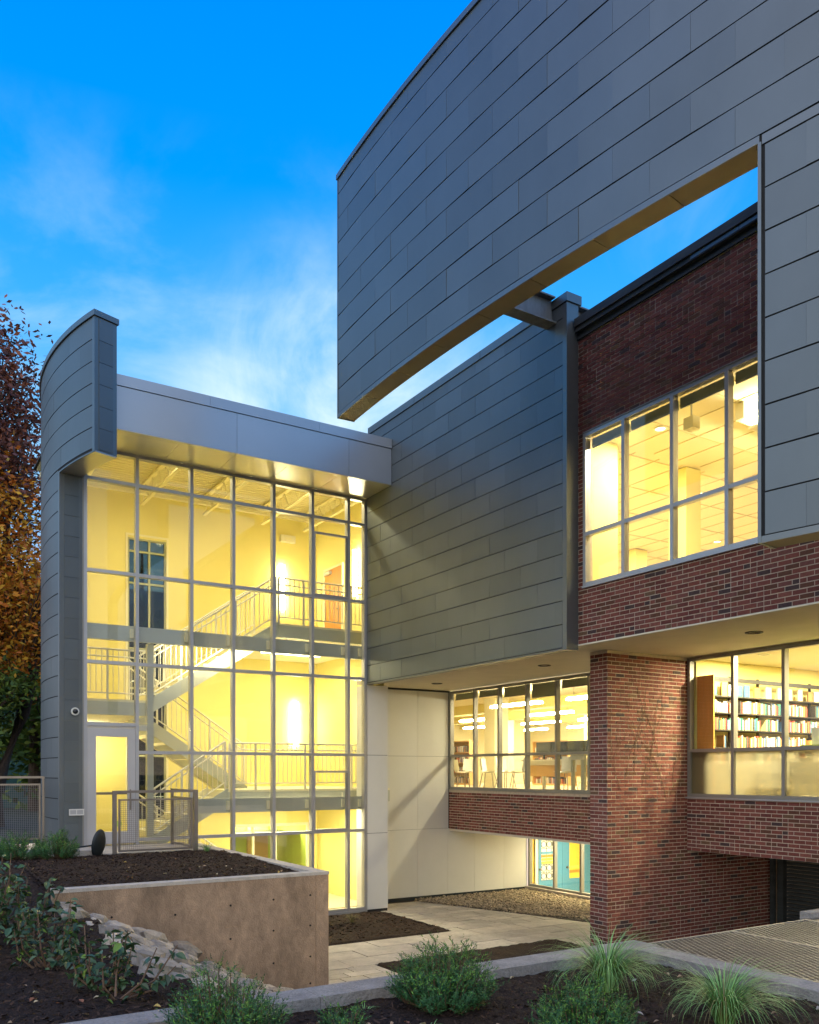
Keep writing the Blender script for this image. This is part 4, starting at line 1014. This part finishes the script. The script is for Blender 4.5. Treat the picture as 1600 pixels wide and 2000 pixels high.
for a, b in zip(xs, xs[1:]): slab('curb_length', 'curb', a + 0.002, b - 0.002, 5.34, 5.62, -2.2, -1.55, CB)
slab('retaining_face', 'concrete', 1.9, 5.95, 5.40, 5.58, ZC - 0.05, -2.2, CB)
slab('curb_length', 'curb', 5.66, 5.90, 1.2, 5.338, -2.2, -1.552, CB)
slab('retaining_face', 'concrete', 5.68, 5.88, 1.2, 5.33, ZC - 0.05, -2.2, CB)
# ---- steel grating over the area
GT = thing('steel_grating', 'expanded steel grating deck beside the front curb', 'grating', (7, 4.5, -1.56))
for (x0, x1, y0, y1) in ((5.91, 7.1, 1.3, 5.46), (7.11, 8.3, 1.3, 5.46), (8.31, 9.6, 1.3, 5.46)):
    fr = MB(); fr.box(x0, x1, y1 - 0.03, y1, -1.60, -1.552); fr.box(x0, x1, y0, y0 + 0.03, -1.60, -1.552); fr.box(x0, x0 + 0.02, y0 + 0.03, y1 - 0.03, -1.60, -1.552); fr.box(x1 - 0.02, x1, y0 + 0.03, y1 - 0.03, -1.60, -1.552)
    fr.build('frame', 'grate', GT)
    gm = MB()
    for sg in (1, -1):
        k = -int((y1 - y0) / 0.03)
        while k * 0.06 < (x1 - x0) + (y1 - y0):
            c0 = k * 0.06
            # line x = x0 + c0 + sg*0.5*(y-y0)
            pts = []
            ya, yb = y0 + 0.03, y1 - 0.03
            xa, xb = x0 + c0 + sg * 0.55 * (ya - y0), x0 + c0 + sg * 0.55 * (yb - y0)
            lo, hi = x0 + 0.02, x1 - 0.02
            def clip(xa, ya, xb, yb):
                t0, t1 = 0.0, 1.0
                dx = xb - xa
                if abs(dx) < 1e-9: return None
                ta, tb = (lo - xa) / dx, (hi - xa) / dx
                if ta > tb: ta, tb = tb, ta
                t0, t1 = max(t0, ta), min(t1, tb)
                if t1 - t0 < 0.01: return None
                return (xa + dx * t0, ya + (yb - ya) * t0, xa + dx * t1, ya + (yb - ya) * t1)
            r_ = clip(xa, ya, xb, yb)
            if r_:
                p, q = Vector((r_[0], r_[1], 0)), Vector((r_[2], r_[3], 0)); nrm = (q - p).normalized().cross(Vector((0, 0, 1))) * 0.0055
                zt = -1.556 if sg > 0 else -1.560
                gm.quad((p.x - nrm.x, p.y - nrm.y, zt), (q.x - nrm.x, q.y - nrm.y, zt), (q.x + nrm.x, q.y + nrm.y, zt), (p.x + nrm.x, p.y + nrm.y, zt))
                gm.quad((p.x + nrm.x, p.y + nrm.y, zt), (q.x + nrm.x, q.y + nrm.y, zt), (q.x + nrm.x * 0.8, q.y + nrm.y * 0.8, zt - 0.022), (p.x + nrm.x * 0.8, p.y + nrm.y * 0.8, zt - 0.022))
            k += 1
    stuff(gm.build('mesh_infill', 'grate', GT))
for y in (2.2, 3.2, 4.2, 5.2): piece('bearer', 'cornice', 5.91, 9.6, y, y + 0.05, -1.72, -1.602, GT)
tag(MB().box(8.45, 9.7, 5.47, 5.6, ZC, -1.50).build('concrete_upstand', 'curb'), 'short concrete upstand at the far edge of the grating', 'upstand')

# ---- stone slope
SL = struct(bed('stone_slope', 1.9, 5.7, 5.62, 11.08, lambda x, y: ground_z(x, y) - 0.03, 0.07, 0.02, m='soil'))
WORLD[SL.name] = Matrix.Identity(4)
variants = []
for k in range(9):
    b = MB(); rnd = random.Random(100 + k)
    n1, n2 = 7, 5; sx, sy, sz = rnd.uniform(0.8, 1.25), rnd.uniform(0.7, 1.0), rnd.uniform(0.30, 0.45)
    for j in range(n2 + 1):
        th = math.pi * j / n2
        for i in range(n1):
            ph = 2 * math.pi * i / n1 + (0.4 if j % 2 else 0)
            r = 0.5 * (1 + 0.28 * noise.noise(Vector((math.cos(ph) * 1.5 + k * 3, math.sin(ph) * 1.5, math.cos(th) * 1.5)))) * rnd.uniform(0.86, 1.1)
            zz = math.cos(th); zz = math.copysign(min(abs(zz) * 1.5, 0.9), zz)
            b.v.append((sx * r * max(math.sin(th), 0.25 if j in (0, n2) else 0) * math.cos(ph), sy * r * max(math.sin(th), 0.25 if j in (0, n2) else 0) * math.sin(ph), sz * 0.5 * zz + rnd.uniform(-0.03, 0.03)))
    for j in range(n2):
        for i in range(n1):
            i2 = (i + 1) % n1; b.f.append((j * n1 + i, (j + 1) * n1 + i, (j + 1) * n1 + i2, j * n1 + i2))
    b.f.append(tuple(range(n1))); b.f.append(tuple(n2 * n1 + i for i in range(n1 - 1, -1, -1)))
    me = b.mesh('stone'); me.materials.append(MATS['stone']); variants.append(me)
v = 5.72; row = 0
while v < 11.0:
    u = 1.95 + random.uniform(0, 0.15)
    while u < 5.1:
        s_ = random.uniform(0.20, 0.44)
        if not (v < 7.5 and u > 4.3):
            o = link('stone', random.choice(variants), SL); o.location = (u + random.uniform(-0.05, 0.05), v + random.uniform(-0.06, 0.06), ground_z(u, v) + random.uniform(-0.015, 0.04)); o.scale = (s_, s_ * random.uniform(0.8, 1.1), s_ * random.uniform(0.9, 1.7))
            o.rotation_mode = 'ZYX'; o.rotation_euler = (random.uniform(-0.22, 0.22), 0.40 + random.uniform(-0.25, 0.2), random.uniform(0, 6.28))
        u += s_ * 1.08
    v += 0.32; row += 1

# ---- court paving, gravel
def inbed(x0, x1, y0, y1):
    return (x0 < 10.05 and y1 > 14.42 and y0 < 17.27) or (x1 > 7.2 and x0 < 11.2 and y0 < 12.58)
y = 9.2; r = 0
rows = [9.2 + 0.283 * k for k in range(12)] + [12.6, 13.2, 13.8, 14.4] + [14.4 + 0.29 * k for k in range(1, 14)]
for y, y1 in zip(rows, rows[1:]):
    big = 12.59 < y < 14.39; low = y < 12.59
    segs = [(5.6, 7.2), (11.2, 13.2)] if low else ([(5.6, 13.6)] if big else [(10.05, 13.6)])
    for s0, s1 in segs:
        x = s0; first = True
        while x < s1 - 0.05:
            w_ = 1.2 if big else random.choice((0.42, 0.6, 0.6, 0.75))
            if first and r % 2: w_ *= 0.5
            first = False
            x1 = min(x + w_, s1); gx = (y - 13.9) / 4.2 * (11.7 - 13.3) + 13.3
            if x < gx + 0.15 or y < 13.4: piece('paver', 'paver', x + 0.009, x1 - 0.009, y + 0.009, y1 - 0.009, ZC - 0.06, ZC + random.uniform(-0.004, 0.004), court)
            x = x1
    r += 1
gv = MB(); random.seed(5)
for _ in range(9000):
    v_ = random.uniform(13.4, 18.28); gx = (v_ - 13.9) / 4.2 * (11.7 - 13.3) + 13.3; u_ = random.uniform(gx - 0.15, 15.2)
    z = ZC + 0.0 + random.uniform(0, 0.06); s_ = random.uniform(0.02, 0.045); a = random.uniform(0, 6.28)
    p = Vector((u_, v_, z)); ax = Vector((math.cos(a), math.sin(a), random.uniform(-.4, .4))) * s_; ay = Vector((-math.sin(a), math.cos(a), random.uniform(-.4, .4))) * s_ * random.uniform(0.6, 0.9); az = Vector((0, 0, s_ * 0.6))
    n = len(gv.v); gv.v += [tuple(q) for q in (p + ax, p + ay, p - ax, p - ay, p + az, p - az)]
    gv.f += [(n + i, n + (i + 1) % 4, n + 4) for i in range(4)] + [(n + (i + 1) % 4, n + i, n + 5) for i in range(4)]
gvo = stuff(gv.build('gravel', 'gravel')); tag(gvo, 'tan river gravel strip below the low window', 'gravel', kind='stuff')
struct(MB().poly([(13.2, 13.4), (15.25, 13.4), (15.25, 18.3), (11.6, 18.3)], ZC - 0.055, ZC + 0.012).build('gravel_bed', 'soil'))

# ---- landing slab at the tower door, block, mesh railings
struct(MB().box(2.4, 5.36, 15.62, VG - 0.03, -1.6, -1.445).build('door_landing_slab', 'concrete_top'))
struct(MB().box(-6, 2.39, 16.6, 20.5, -1.75, -1.45).build('left_walk', 'concrete_top'))
tag(bx('concrete_block', 'concrete_top', 2.75, 3.42, 15.5, 15.9, -1.5, -1.36), 'low pale concrete block beside the dark disc light', 'block')
def mesh_rail(label, p0, p1, z0, z1, handrail=True):
    """steel framed railing with woven wire infill between two plan points"""
    p0, p1 = Vector((*p0, 0)), Vector((*p1, 0)); d = (p1 - p0); L_ = d.length; d.normalize(); nr = Vector((-d.y, d.x, 0))
    t = thing('mesh_railing', label, 'railing', (p0.x, p0.y, z0))
    def bar(name, s0, s1, za, zb, th, m='steel'):
        a, b = p0 + d * s0, p0 + d * s1
        MB().poly([tuple((a - nr * th)[:2]), tuple((b - nr * th)[:2]), tuple((b + nr * th)[:2]), tuple((a + nr * th)[:2])], za, zb).build(name, m, t)
    bar('post', 0, 0.07, z0, z1, 0.025); bar('post', L_ - 0.07, L_, z0, z1, 0.025); bar('top_rail', 0.07, L_ - 0.07, z1 - 0.045, z1, 0.025)
    f0, f1, fz0, fz1 = 0.10, L_ - 0.10, z0 + 0.04, z1 - 0.15
    bar('frame_rail', f0, f1, fz1 - 0.035, fz1, 0.014); bar('frame_rail', f0, f1, fz0, fz0 + 0.035, 0.014); bar('frame_stile', f0, f0 + 0.035, fz0 + 0.035, fz1 - 0.035, 0.013); bar('frame_stile', f1 - 0.035, f1, fz0 + 0.035, fz1 - 0.035, 0.013)
    w = MB(); s = f0 + 0.05
    while s < f1 - 0.03: q = p0 + d * s; w.tube([(q.x, q.y, fz0 + 0.03), (q.x, q.y, fz1 - 0.03)], 0.0028, 4, cap=False); s += 0.036
    z = fz0 + 0.05
    while z < fz1 - 0.03: a, b = p0 + d * (f0 + 0.03), p0 + d * (f1 - 0.03); w.tube([(a.x, a.y, z), (b.x, b.y, z)], 0.0028, 4, cap=False); z += 0.036
    stuff(w.build('wire_infill', 'wire', t))
mesh_rail('steel railing with wire mesh infill in front of the tower door', (3.60, 15.58), (5.13, 15.58), -1.46, -0.335)
mesh_rail('steel mesh railing running back from the front one to the glass', (5.10, 15.62), (5.10, 17.1), -1.46, -0.335)
mesh_rail('steel mesh railing at the far left beyond the curved zinc wall', (0.4, 18.9), (2.98, 18.5), -1.40, -0.09)
# ---- small fittings
t = thing('security_camera', 'small black and white dome camera on the zinc tower end', 'camera', (3.30, 17.17, 1.14))
MB().tube([(3.28, 17.19, 1.14), (3.28, 17.15, 1.14)], 0.075, 20).build('housing', 'plastic_white', t, False)
b = MB(); n1, n2 = 16, 6
for j in range(n2 + 1):
    th = math.pi / 2 * j / n2
    for i in range(n1): ph = 2 * math.pi * i / n1; b.v.append((3.28 + 0.05 * math.cos(th) * math.cos(ph), 17.149 - 0.05 * math.sin(th), 1.14 + 0.05 * math.cos(th) * math.sin(ph)))
for j in range(n2):
    for i in range(n1): b.f.append((j * n1 + i, j * n1 + (i + 1) % n1, (j + 1) * n1 + (i + 1) % n1, (j + 1) * n1 + i))
b.build('dome', 'screen', t, True)
t = thing('wall_vent', 'small white two-part vent plate low on the zinc tower end', 'vent', (3.3, 17.17, -0.77))
for q in ((3.17, 3.44, -0.73, -0.71), (3.17, 3.44, -0.83, -0.81), (3.17, 3.19, -0.81, -0.73), (3.42, 3.44, -0.81, -0.73), (3.298, 3.312, -0.81, -0.73)): piece('frame', 'white_panel', q[0], q[1], 17.150, 17.178, q[2], q[3], t)
for a in (3.19, 3.312): piece('louvre', 'alu', a, a + 0.108, 17.158, 17.17, -0.81, -0.73, t)
t = thing('disc_light', 'dark disc shaped path light tipped on edge beside the railing', 'light', (3.31, 15.4, -1.45))
b = MB(); n1 = 28
prof = [(0.0, -0.055), (0.10, -0.05), (0.17, -0.03), (0.20, 0.0), (0.17, 0.012), (0.0, 0.016)]
tilt = Matrix.Rotation(R(62), 4, 'Y') @ Matrix.Identity(4)
for r_, z in prof:
    for i in range(n1):
        ph = 2 * math.pi * i / n1; q = Vector((r_ * 1.0 * math.cos(ph) * 1.28, r_ * 0.78 * math.sin(ph), z)); q = Matrix.Rotation(R(-80), 4, 'Y') @ q; q = Matrix.Rotation(R(-58), 4, 'Z') @ q
        b.v.append(tuple(q + Vector((3.32, 15.38, -1.24))))
for j in range(len(prof) - 1):
    for i in range(n1): b.f.append((j * n1 + i, j * n1 + (i + 1) % n1, (j + 1) * n1 + (i + 1) % n1, (j + 1) * n1 + i))
b.build('disc', 'dark_metal', t, True)
MB().tube([(2.75, 15.62, -1.33), (3.32, 15.42, -1.26)], 0.014, 8).build('stem', 'dark_metal', t)

# ================================================================== planting
def leaf_mesh(name, m, l=1.0, w_=0.62, fold=0.16):
    b = MB(); prof = [(0, 0.0), (0.18, 0.62), (0.42, 1.0), (0.7, 0.72), (1.0, 0.0)]
    for (a, wa), (c, wc) in zip(prof, prof[1:]):
        za, zc = -0.12 * a * a, -0.12 * c * c
        for s_ in (-1, 1):
            p = [(a * l, 0, za), (c * l, 0, zc), (c * l, s_ * wc * w_ / 2, zc + fold * wc), (a * l, s_ * wa * w_ / 2, za + fold * wa)]
            if wa == 0: b.tri(p[0], p[1], p[2])
            elif wc == 0: b.tri(p[0], p[1], p[3])
            else: b.quad(*p)
    me = b.mesh(name); me.materials.append(MATS[m]); me.polygons.foreach_set('use_smooth', [True] * len(me.polygons)); return me
LEAF = leaf_mesh('leaf', 'leaf_green'); LEAFL = leaf_mesh('leaf', 'leaf_lime')
def shrub(label, x, y, h, spread, stems, nleaf, size, lean=(0, 0)):
    z0 = ground_z(min(x, 1.95), y) - 0.03
    t = thing('leafy_shrub', label, 'shrub', (x, y, z0), 'broad-leaved shrubs on the left slope')
    for _ in range(stems):
        a = random.uniform(0, 6.28); rr = spread * random.uniform(0.4, 1.0)
        end = Vector((x + math.cos(a) * rr + lean[0], y + math.sin(a) * rr + lean[1], z0 + h * random.uniform(0.65, 1.05)))
        st = Vector((x + random.uniform(-.05, .05), y + random.uniform(-.05, .05), z0)); mid = st.lerp(end, 0.5) + Vector((math.cos(a) * 0.06, math.sin(a) * 0.06, -0.04))
        pts = [st.lerp(mid, q / 3) if q < 3 else mid.lerp(end, (q - 3) / 3) for q in range(7)]
        MB().tube(pts, 0.011, 5, 0.004).build('stem', 'twig', t)
        k = nleaf // stems
        for i in range(k):
            q = 0.28 + 0.72 * (i + random.random()) / k; p = pts[min(int(q * 6), 5)].lerp(pts[min(int(q * 6) + 1, 6)], q * 6 - int(q * 6))
            o = link('leaf', LEAFL if random.random() < 0.05 else LEAF, t); s_ = size * random.uniform(0.65, 1.2) 
            o.location = p + Vector((random.gauss(0, 0.03), random.gauss(0, 0.03), random.gauss(0, 0.025))); o.scale = (s_, s_, s_); o.rotation_euler = (random.uniform(-0.7, 0.7), random.uniform(-0.3, 0.9), random.uniform(0, 6.28))
    return t
shrub('sprawling broad-leaved shrub nearest the stone slope', 1.45, 6.6, 0.50, 0.30, 9, 190, 0.08, (0.04, 0.05))
shrub('broad-leaved shrub with one long stem reaching over the stones', 1.5, 6.3, 0.40, 0.34, 5, 70, 0.08, (0.12, -0.02))
shrub('dense broad-leaved shrub in the middle of the left slope', 1.2, 7.6, 0.55, 0.34, 12, 270, 0.08)
shrub('broad-leaved shrub near the left end of the planter wall', 1.2, 9.0, 0.66, 0.40, 12, 280, 0.085)
shrub('tall broad-leaved shrub at the left edge of the picture', 0.72, 8.5, 0.95, 0.5, 13, 290, 0.10)
shrub('small broad-leaved shrub at the far left bottom', 0.45, 7.0, 0.55, 0.35, 6, 90, 0.085)
shrub('broad-leaved shrub in front of the clipped hedge', 1.2, 10.6, 0.75, 0.45, 8, 130, 0.095)

def yew(label, x, y, z0, rad, h, n, seed, cat='shrub', name='yew_bush', up=1.0, needle=0.022):
    rnd = random.Random(seed); t = thing(name, label, cat, (x, y, z0))
    wood, nd, tip = MB(), MB(), MB()
    for k in range(n):
        a = rnd.uniform(0, 6.283); el = rnd.uniform(0.05, 1.0); r_ = rad * math.sqrt(rnd.random())
        top = Vector((x + math.cos(a) * r_, y + math.sin(a) * r_, z0 + h * (0.35 + 0.65 * (1 - (r_ / rad) ** 2)) * rnd.uniform(0.55, 1.12)))
        st = Vector((x + math.cos(a) * r_ * 0.25, y + math.sin(a) * r_ * 0.25, z0))
        mid = Vector((x + math.cos(a) * r_ * 0.8, y + math.sin(a) * r_ * 0.8, z0 + (top.z - z0) * 0.5))
        pts = [st.lerp(mid, q / 3) if q < 3 else mid.lerp(top, (q - 3) / 3) for q in range(7)]
        wood.tube(pts, 0.006, 4, 0.002, cap=False)
        # side shoots
        shoots = [pts[2:]]
        for q in range(10):
            p = pts[rnd.randint(2, 6)]; d = Vector((math.cos(a + rnd.uniform(-1.6, 1.6)), math.sin(a + rnd.uniform(-1.6, 1.6)), rnd.uniform(0.3, 1.3))).normalized() * rnd.uniform(0.05, 0.12)
            shoots.append([p, p + d * 0.5, p + d + Vector((0, 0, 0.012))])
        for sh in shoots:
            for (p, q) in zip(sh, sh[1:]):
                L_ = (q - p).length; m = max(2, int(L_ / 0.009)); d = (q - p).normalized()
                for i in range(m):
                    c = p.lerp(q, i / m); ang = rnd.uniform(0, 6.28); s1 = d.orthogonal().normalized(); s1 = Matrix.Rotation(ang, 3, d) @ s1
                    v_ = (s1 + d * 0.7).normalized() * needle * rnd.uniform(0.7, 1.2); w_ = d.cross(s1) * 0.0035
                    (tip if rnd.random() < 0.30 and c.z > z0 + h * 0.45 else nd).tri(c - w_, c + w_, c + v_)
    wood.build('branches', 'twig', t); stuff(nd.build('needles', 'yew', t)); stuff(tip.build('young_needles', 'yew_tip', t))
    return t
yew('dark green yew bush in front of the concrete planter wall', 1.82, 5.0, -1.66, 0.36, 0.44, 150, 1, needle=0.026)
yew('round dark green yew bush in the middle of the front bed', 3.38, 4.95, -1.66, 0.36, 0.46, 210, 2, needle=0.026)
yew('dark green yew bush at the bottom beside the grass tufts', 3.72, 3.92, -1.66, 0.32, 0.34, 150, 3, needle=0.024)
yew('tiny yew seedling between the two front yews', 2.55, 4.85, -1.65, 0.14, 0.16, 14, 4)
for i, (x, y, r_, h) in enumerate(((2.62, 15.2, 0.36, 0.46), (2.1, 15.5, 0.42, 0.44), (1.55, 15.8, 0.42, 0.46), (0.95, 16.1, 0.45, 0.5))):
    yew(['low clipped yew in the hedge nearest the disc light', 'second yew of the low hedge from the disc light', 'third yew of the low hedge from the disc light', 'yew of the low hedge at the left picture edge'][i], x, y, -1.48, r_, h, 110, 30 + i, needle=0.04)

def grass(label, x, y, z0, n, length, seed, lean=(0, 0), m='grass_blade'):
    rnd = random.Random(seed); t = thing('grass_tuft', label, 'grass', (x, y, z0)); b, dr = MB(), MB()
    for _ in range(n):
        a = rnd.uniform(0, 6.283); r0 = 0.05 * rnd.random(); L_ = length * rnd.uniform(0.6, 1.1); arch = rnd.uniform(0.9, 1.75); w_ = rnd.uniform(0.0022, 0.0042)
        p0 = Vector((x + math.cos(a) * r0, y + math.sin(a) * r0, z0)); d = Vector((math.cos(a) + lean[0], math.sin(a) + lean[1], 0)); sd = Vector((-math.sin(a), math.cos(a), 0)) * w_
        mb = dr if rnd.random() < 0.12 else b
        prev = p0; k = 8; base = len(mb.v); el = R(rnd.uniform(62, 88))
        for i in range(k + 1):
            f = 1 - (i / k) ** 2 * 0.95
            mb.v += [tuple(prev - sd * f), tuple(prev + sd * f)]
            prev = prev + (d * math.cos(el) + Vector((0, 0, 1)) * math.sin(el)) * (L_ / k); el -= arch * 2.0 / k * (0.5 + i / k)
        for i in range(k): q = base + 2 * i; mb.f.append((q, q + 1, q + 3, q + 2))
    stuff(b.build('blades', m, t)); stuff(dr.build('dry_blades', 'grass_dry', t))
grass('arching green ornamental grass tuft at the corner of the curb', 4.62, 4.62, -1.65, 520, 0.72, 51)
grass('windswept ornamental grass tuft at the bottom right', 4.66, 3.62, -1.65, 460, 0.66, 52, (0.1, -0.1))
grass('small bright green plant at the back corner of the planter', 5.18, 15.2, -1.46, 60, 0.34, 53)
grass('tiny green weed in the front bed beside the curb', 2.85, 5.12, -1.645, 22, 0.10, 61)
grass('tiny weed at the bottom of the front bed', 3.0, 4.55, -1.645, 18, 0.09, 62)
grass('sparse dry stems in the small court bed', 8.7, 16.2, ZC + 0.04, 60, 0.35, 54, m='grass_dry')

# bare vine on the brick pier
VN = thing('bare_vine', 'leafless climbing vine spread over the upper brick pier', 'vine', (11.6, 10.64, -0.4))
rv = random.Random(8)
def vine(x, z, a, L_, r_, depth):
    pts = []; 
    for i in range(9):
        pts.append((min(max(x, 10.72), 12.6), 10.640, min(z, 2.0))); x += math.cos(a) * L_ / 8; z += math.sin(a) * L_ / 8; a += rv.uniform(-0.28, 0.28)
    MB().tube(pts, r_, 5, r_ * 0.45).build('stem', 'twig', VN)
    if depth:
        for _ in range(3): p = pts[rv.randint(2, 7)]; vine(p[0], p[2], a + rv.uniform(-0.8, 0.8), L_ * rv.uniform(0.4, 0.7), r_ * 0.6, depth - 1)
for x in (10.95, 11.1, 11.3, 11.5, 11.7, 11.9, 12.1, 12.3): vine(x, rv.uniform(-0.5, 0.3), math.pi / 2 + rv.uniform(-0.25, 0.35), rv.uniform(1.1, 1.9), 0.0042, 2)

# fallen leaves
random.seed(77)
FL = leaf_mesh('fallen_leaf', 'fallen', 1.0, 0.7, 0.3)
for k in range(150):
    if k < 60: x, y = random.uniform(0.4, 5.5), random.uniform(3.2, 5.25); z = -1.62; lab, g_ = 'dry fallen leaf on the front mulch bed', 'fallen leaves on the front bed'
    elif k < 115: x, y = random.uniform(-0.3, 1.95), random.uniform(5.8, 9.5); z = ground_z(x, y) + 0.012; lab, g_ = 'dry fallen leaf on the left mulch slope', 'fallen leaves on the left slope'
    else: x, y = random.uniform(2.0, 5.3), random.uniform(11.4, 15.2); z = -1.44; lab, g_ = 'dry fallen leaf in the raised planter', 'fallen leaves in the planter'
    o = link('fallen_leaf', FL); s_ = random.uniform(0.025, 0.06); o.location = (x, y, z + 0.012 + amp(x, y, 0.018)); o.scale = (s_, s_, s_ * random.uniform(0.5, 1.5)); o.rotation_euler = (random.uniform(-.4, .4), random.uniform(-.4, .4), random.uniform(0, 6.28)); tag(o, lab, 'leaf', g_)

# ---- trees
def tree(label, x, y, z0, stems, crowns, nleaf, lsize, seed, group=None, name='tree'):
    """stems: list of point lists (trunk and limbs with radii); crowns: (centre, radii, material, share)"""
    rnd = random.Random(seed); t = thing(name, label, 'tree', (x, y, z0), group)
    tr_ = MB()
    for pts, r0, r1 in stems: tr_.tube(pts, r0, 9, r1, cap=False)
    tr_.build('trunk', 'bark', t, True)
    tw = MB(); byM = {}
    for (c, rad, m, n) in crowns:
        mb = byM.setdefault(m, MB()); c = Vector(c)
        clumps = max(6, n // 45)
        for _ in range(clumps):
            while True:
                d = Vector((rnd.uniform(-1, 1), rnd.uniform(-1, 1), rnd.uniform(-1, 1)))
                if d.length < 1: break
            d = d * (0.55 + 0.45 * rnd.random()); cc = c + Vector((d.x * rad[0], d.y * rad[1], d.z * rad[2])); cs = rnd.uniform(0.25, 0.6) * min(rad) * 0.5
            tw.tube([cc, cc.lerp(c, 0.25) - Vector((0, 0, 0.5))], 0.012, 4, 0.03, cap=False)
            for _ in range(45):
                p = cc + Vector((rnd.gauss(0, cs), rnd.gauss(0, cs), rnd.gauss(0, cs * 0.7))); s_ = lsize * rnd.uniform(0.6, 1.3)
                u_ = Vector((rnd.gauss(0, 1), rnd.gauss(0, 1), rnd.gauss(0, 0.6))).normalized(); v_ = u_.orthogonal().normalized(); v_ = Matrix.Rotation(rnd.uniform(0, 6.28), 3, u_) @ v_
                mb.quad(p - u_ * s_, p + v_ * s_ * 0.45, p + u_ * s_, p - v_ * s_ * 0.45)
    stuff(tw.build('twigs', 'bark', t))
    for m, mb in byM.items(): stuff(mb.build('crown', m, t))
TX, TY, TZ0 = 3.1, 29.0, -1.7
tree('tall autumn tree with purple top, orange middle and green lower leaves', TX, TY, TZ0,
     [([(TX, TY, TZ0), (TX - 0.1, TY, 0.5), (TX - 0.6, TY + .2, 3.5), (TX - 1.2, TY + .3, 8)], 0.42, 0.10), ([(TX + 0.1, TY - .1, -0.6), (TX + 0.9, TY, 1.8), (TX + 1.6, TY, 5), (TX + 1.8, TY, 9)], 0.28, 0.05),
      ([(TX - .2, TY, -0.5), (TX - 1.2, TY - .3, 1.6), (TX - 2.4, TY - .5, 5), (TX - 3, TY, 9)], 0.30, 0.06), ([(TX - 0.4, TY + .1, 3), (TX + .4, TY, 7), (TX + .9, TY, 12)], 0.16, 0.03)],
     [((TX - 0.2, TY, 11.2), (2.0, 2.2, 3.4), 'tree_purple', 8500), ((TX - 3, TY, 11), (2.5, 2.4, 2.8), 'tree_purple', 4600), ((TX - 0.6, TY, 7.4), (2.9, 2.6, 3.0), 'tree_orange', 12000), ((TX + 0.6, TY, 4.6), (2.6, 2.6, 2.4), 'tree_orange', 9500), ((TX - 2.4, TY - .3, 5), (2.6, 2.4, 2.6), 'tree_orange', 7500), ((TX - 1, TY - 0.6, 2.4), (2.7, 2.4, 1.1), 'tree_green', 7500), ((TX + 0.3, TY, 8.8), (2.0, 2.0, 2.2), 'tree_purple', 2800)], 0, 0.095, 9)
tree('dark evergreen tree seen through the back window of the stair tower', 9.5, 36, -1.7, [([(9.5, 36, -1.7), (9.5, 36, 9)], 0.3, 0.05)], [((9.5, 36, 3.0), (3.0, 3.0, 4.5), 'tree_green', 3500)], 0, 0.22, 12, name='background_tree')
tree('second evergreen tree behind the left part of the stair tower', 6.0, 40, -1.7, [([(6, 40, -1.7), (6, 40, 9)], 0.3, 0.05)], [((6, 40, 3.5), (3.0, 3.0, 5), 'tree_green', 3500)], 0, 0.24, 13, name='background_tree')
HS = thing('neighbour_house', 'dim teal house with slate roof seen through the back window', 'house', (9.5, 46, -1.7))
bx('wall', 'house_teal', 4.5, 14.5, 44, 52, -1.7, 6.5, HS); MB().prism([(43.5, 6.4), (52.5, 6.4), (48, 10)], 'x', 4.2, 14.8).build('roof', 'roof_slate', HS)
for x in (6, 9, 12): piece('window', 'screen', x, x + 1.1, 43.95, 43.99, 2.6, 4.4, HS)
HS = thing('far_brick_house', 'low red brick house far beyond the tree at the left edge', 'house', (-6, 60, -1.7))
bx('wall', 'house_wall', -16, 6, 60, 70, -1.7, 2.4, HS); MB().prism([(59.5, 2.3), (70.5, 2.3), (65, 5)], 'x', -16.4, 6.4).build('roof', 'roof_slate', HS)
for x in (-12, -6, 0, 3.5): piece('window', 'paper', x, x + 1.3, 59.95, 59.99, -0.4, 1.2, HS)
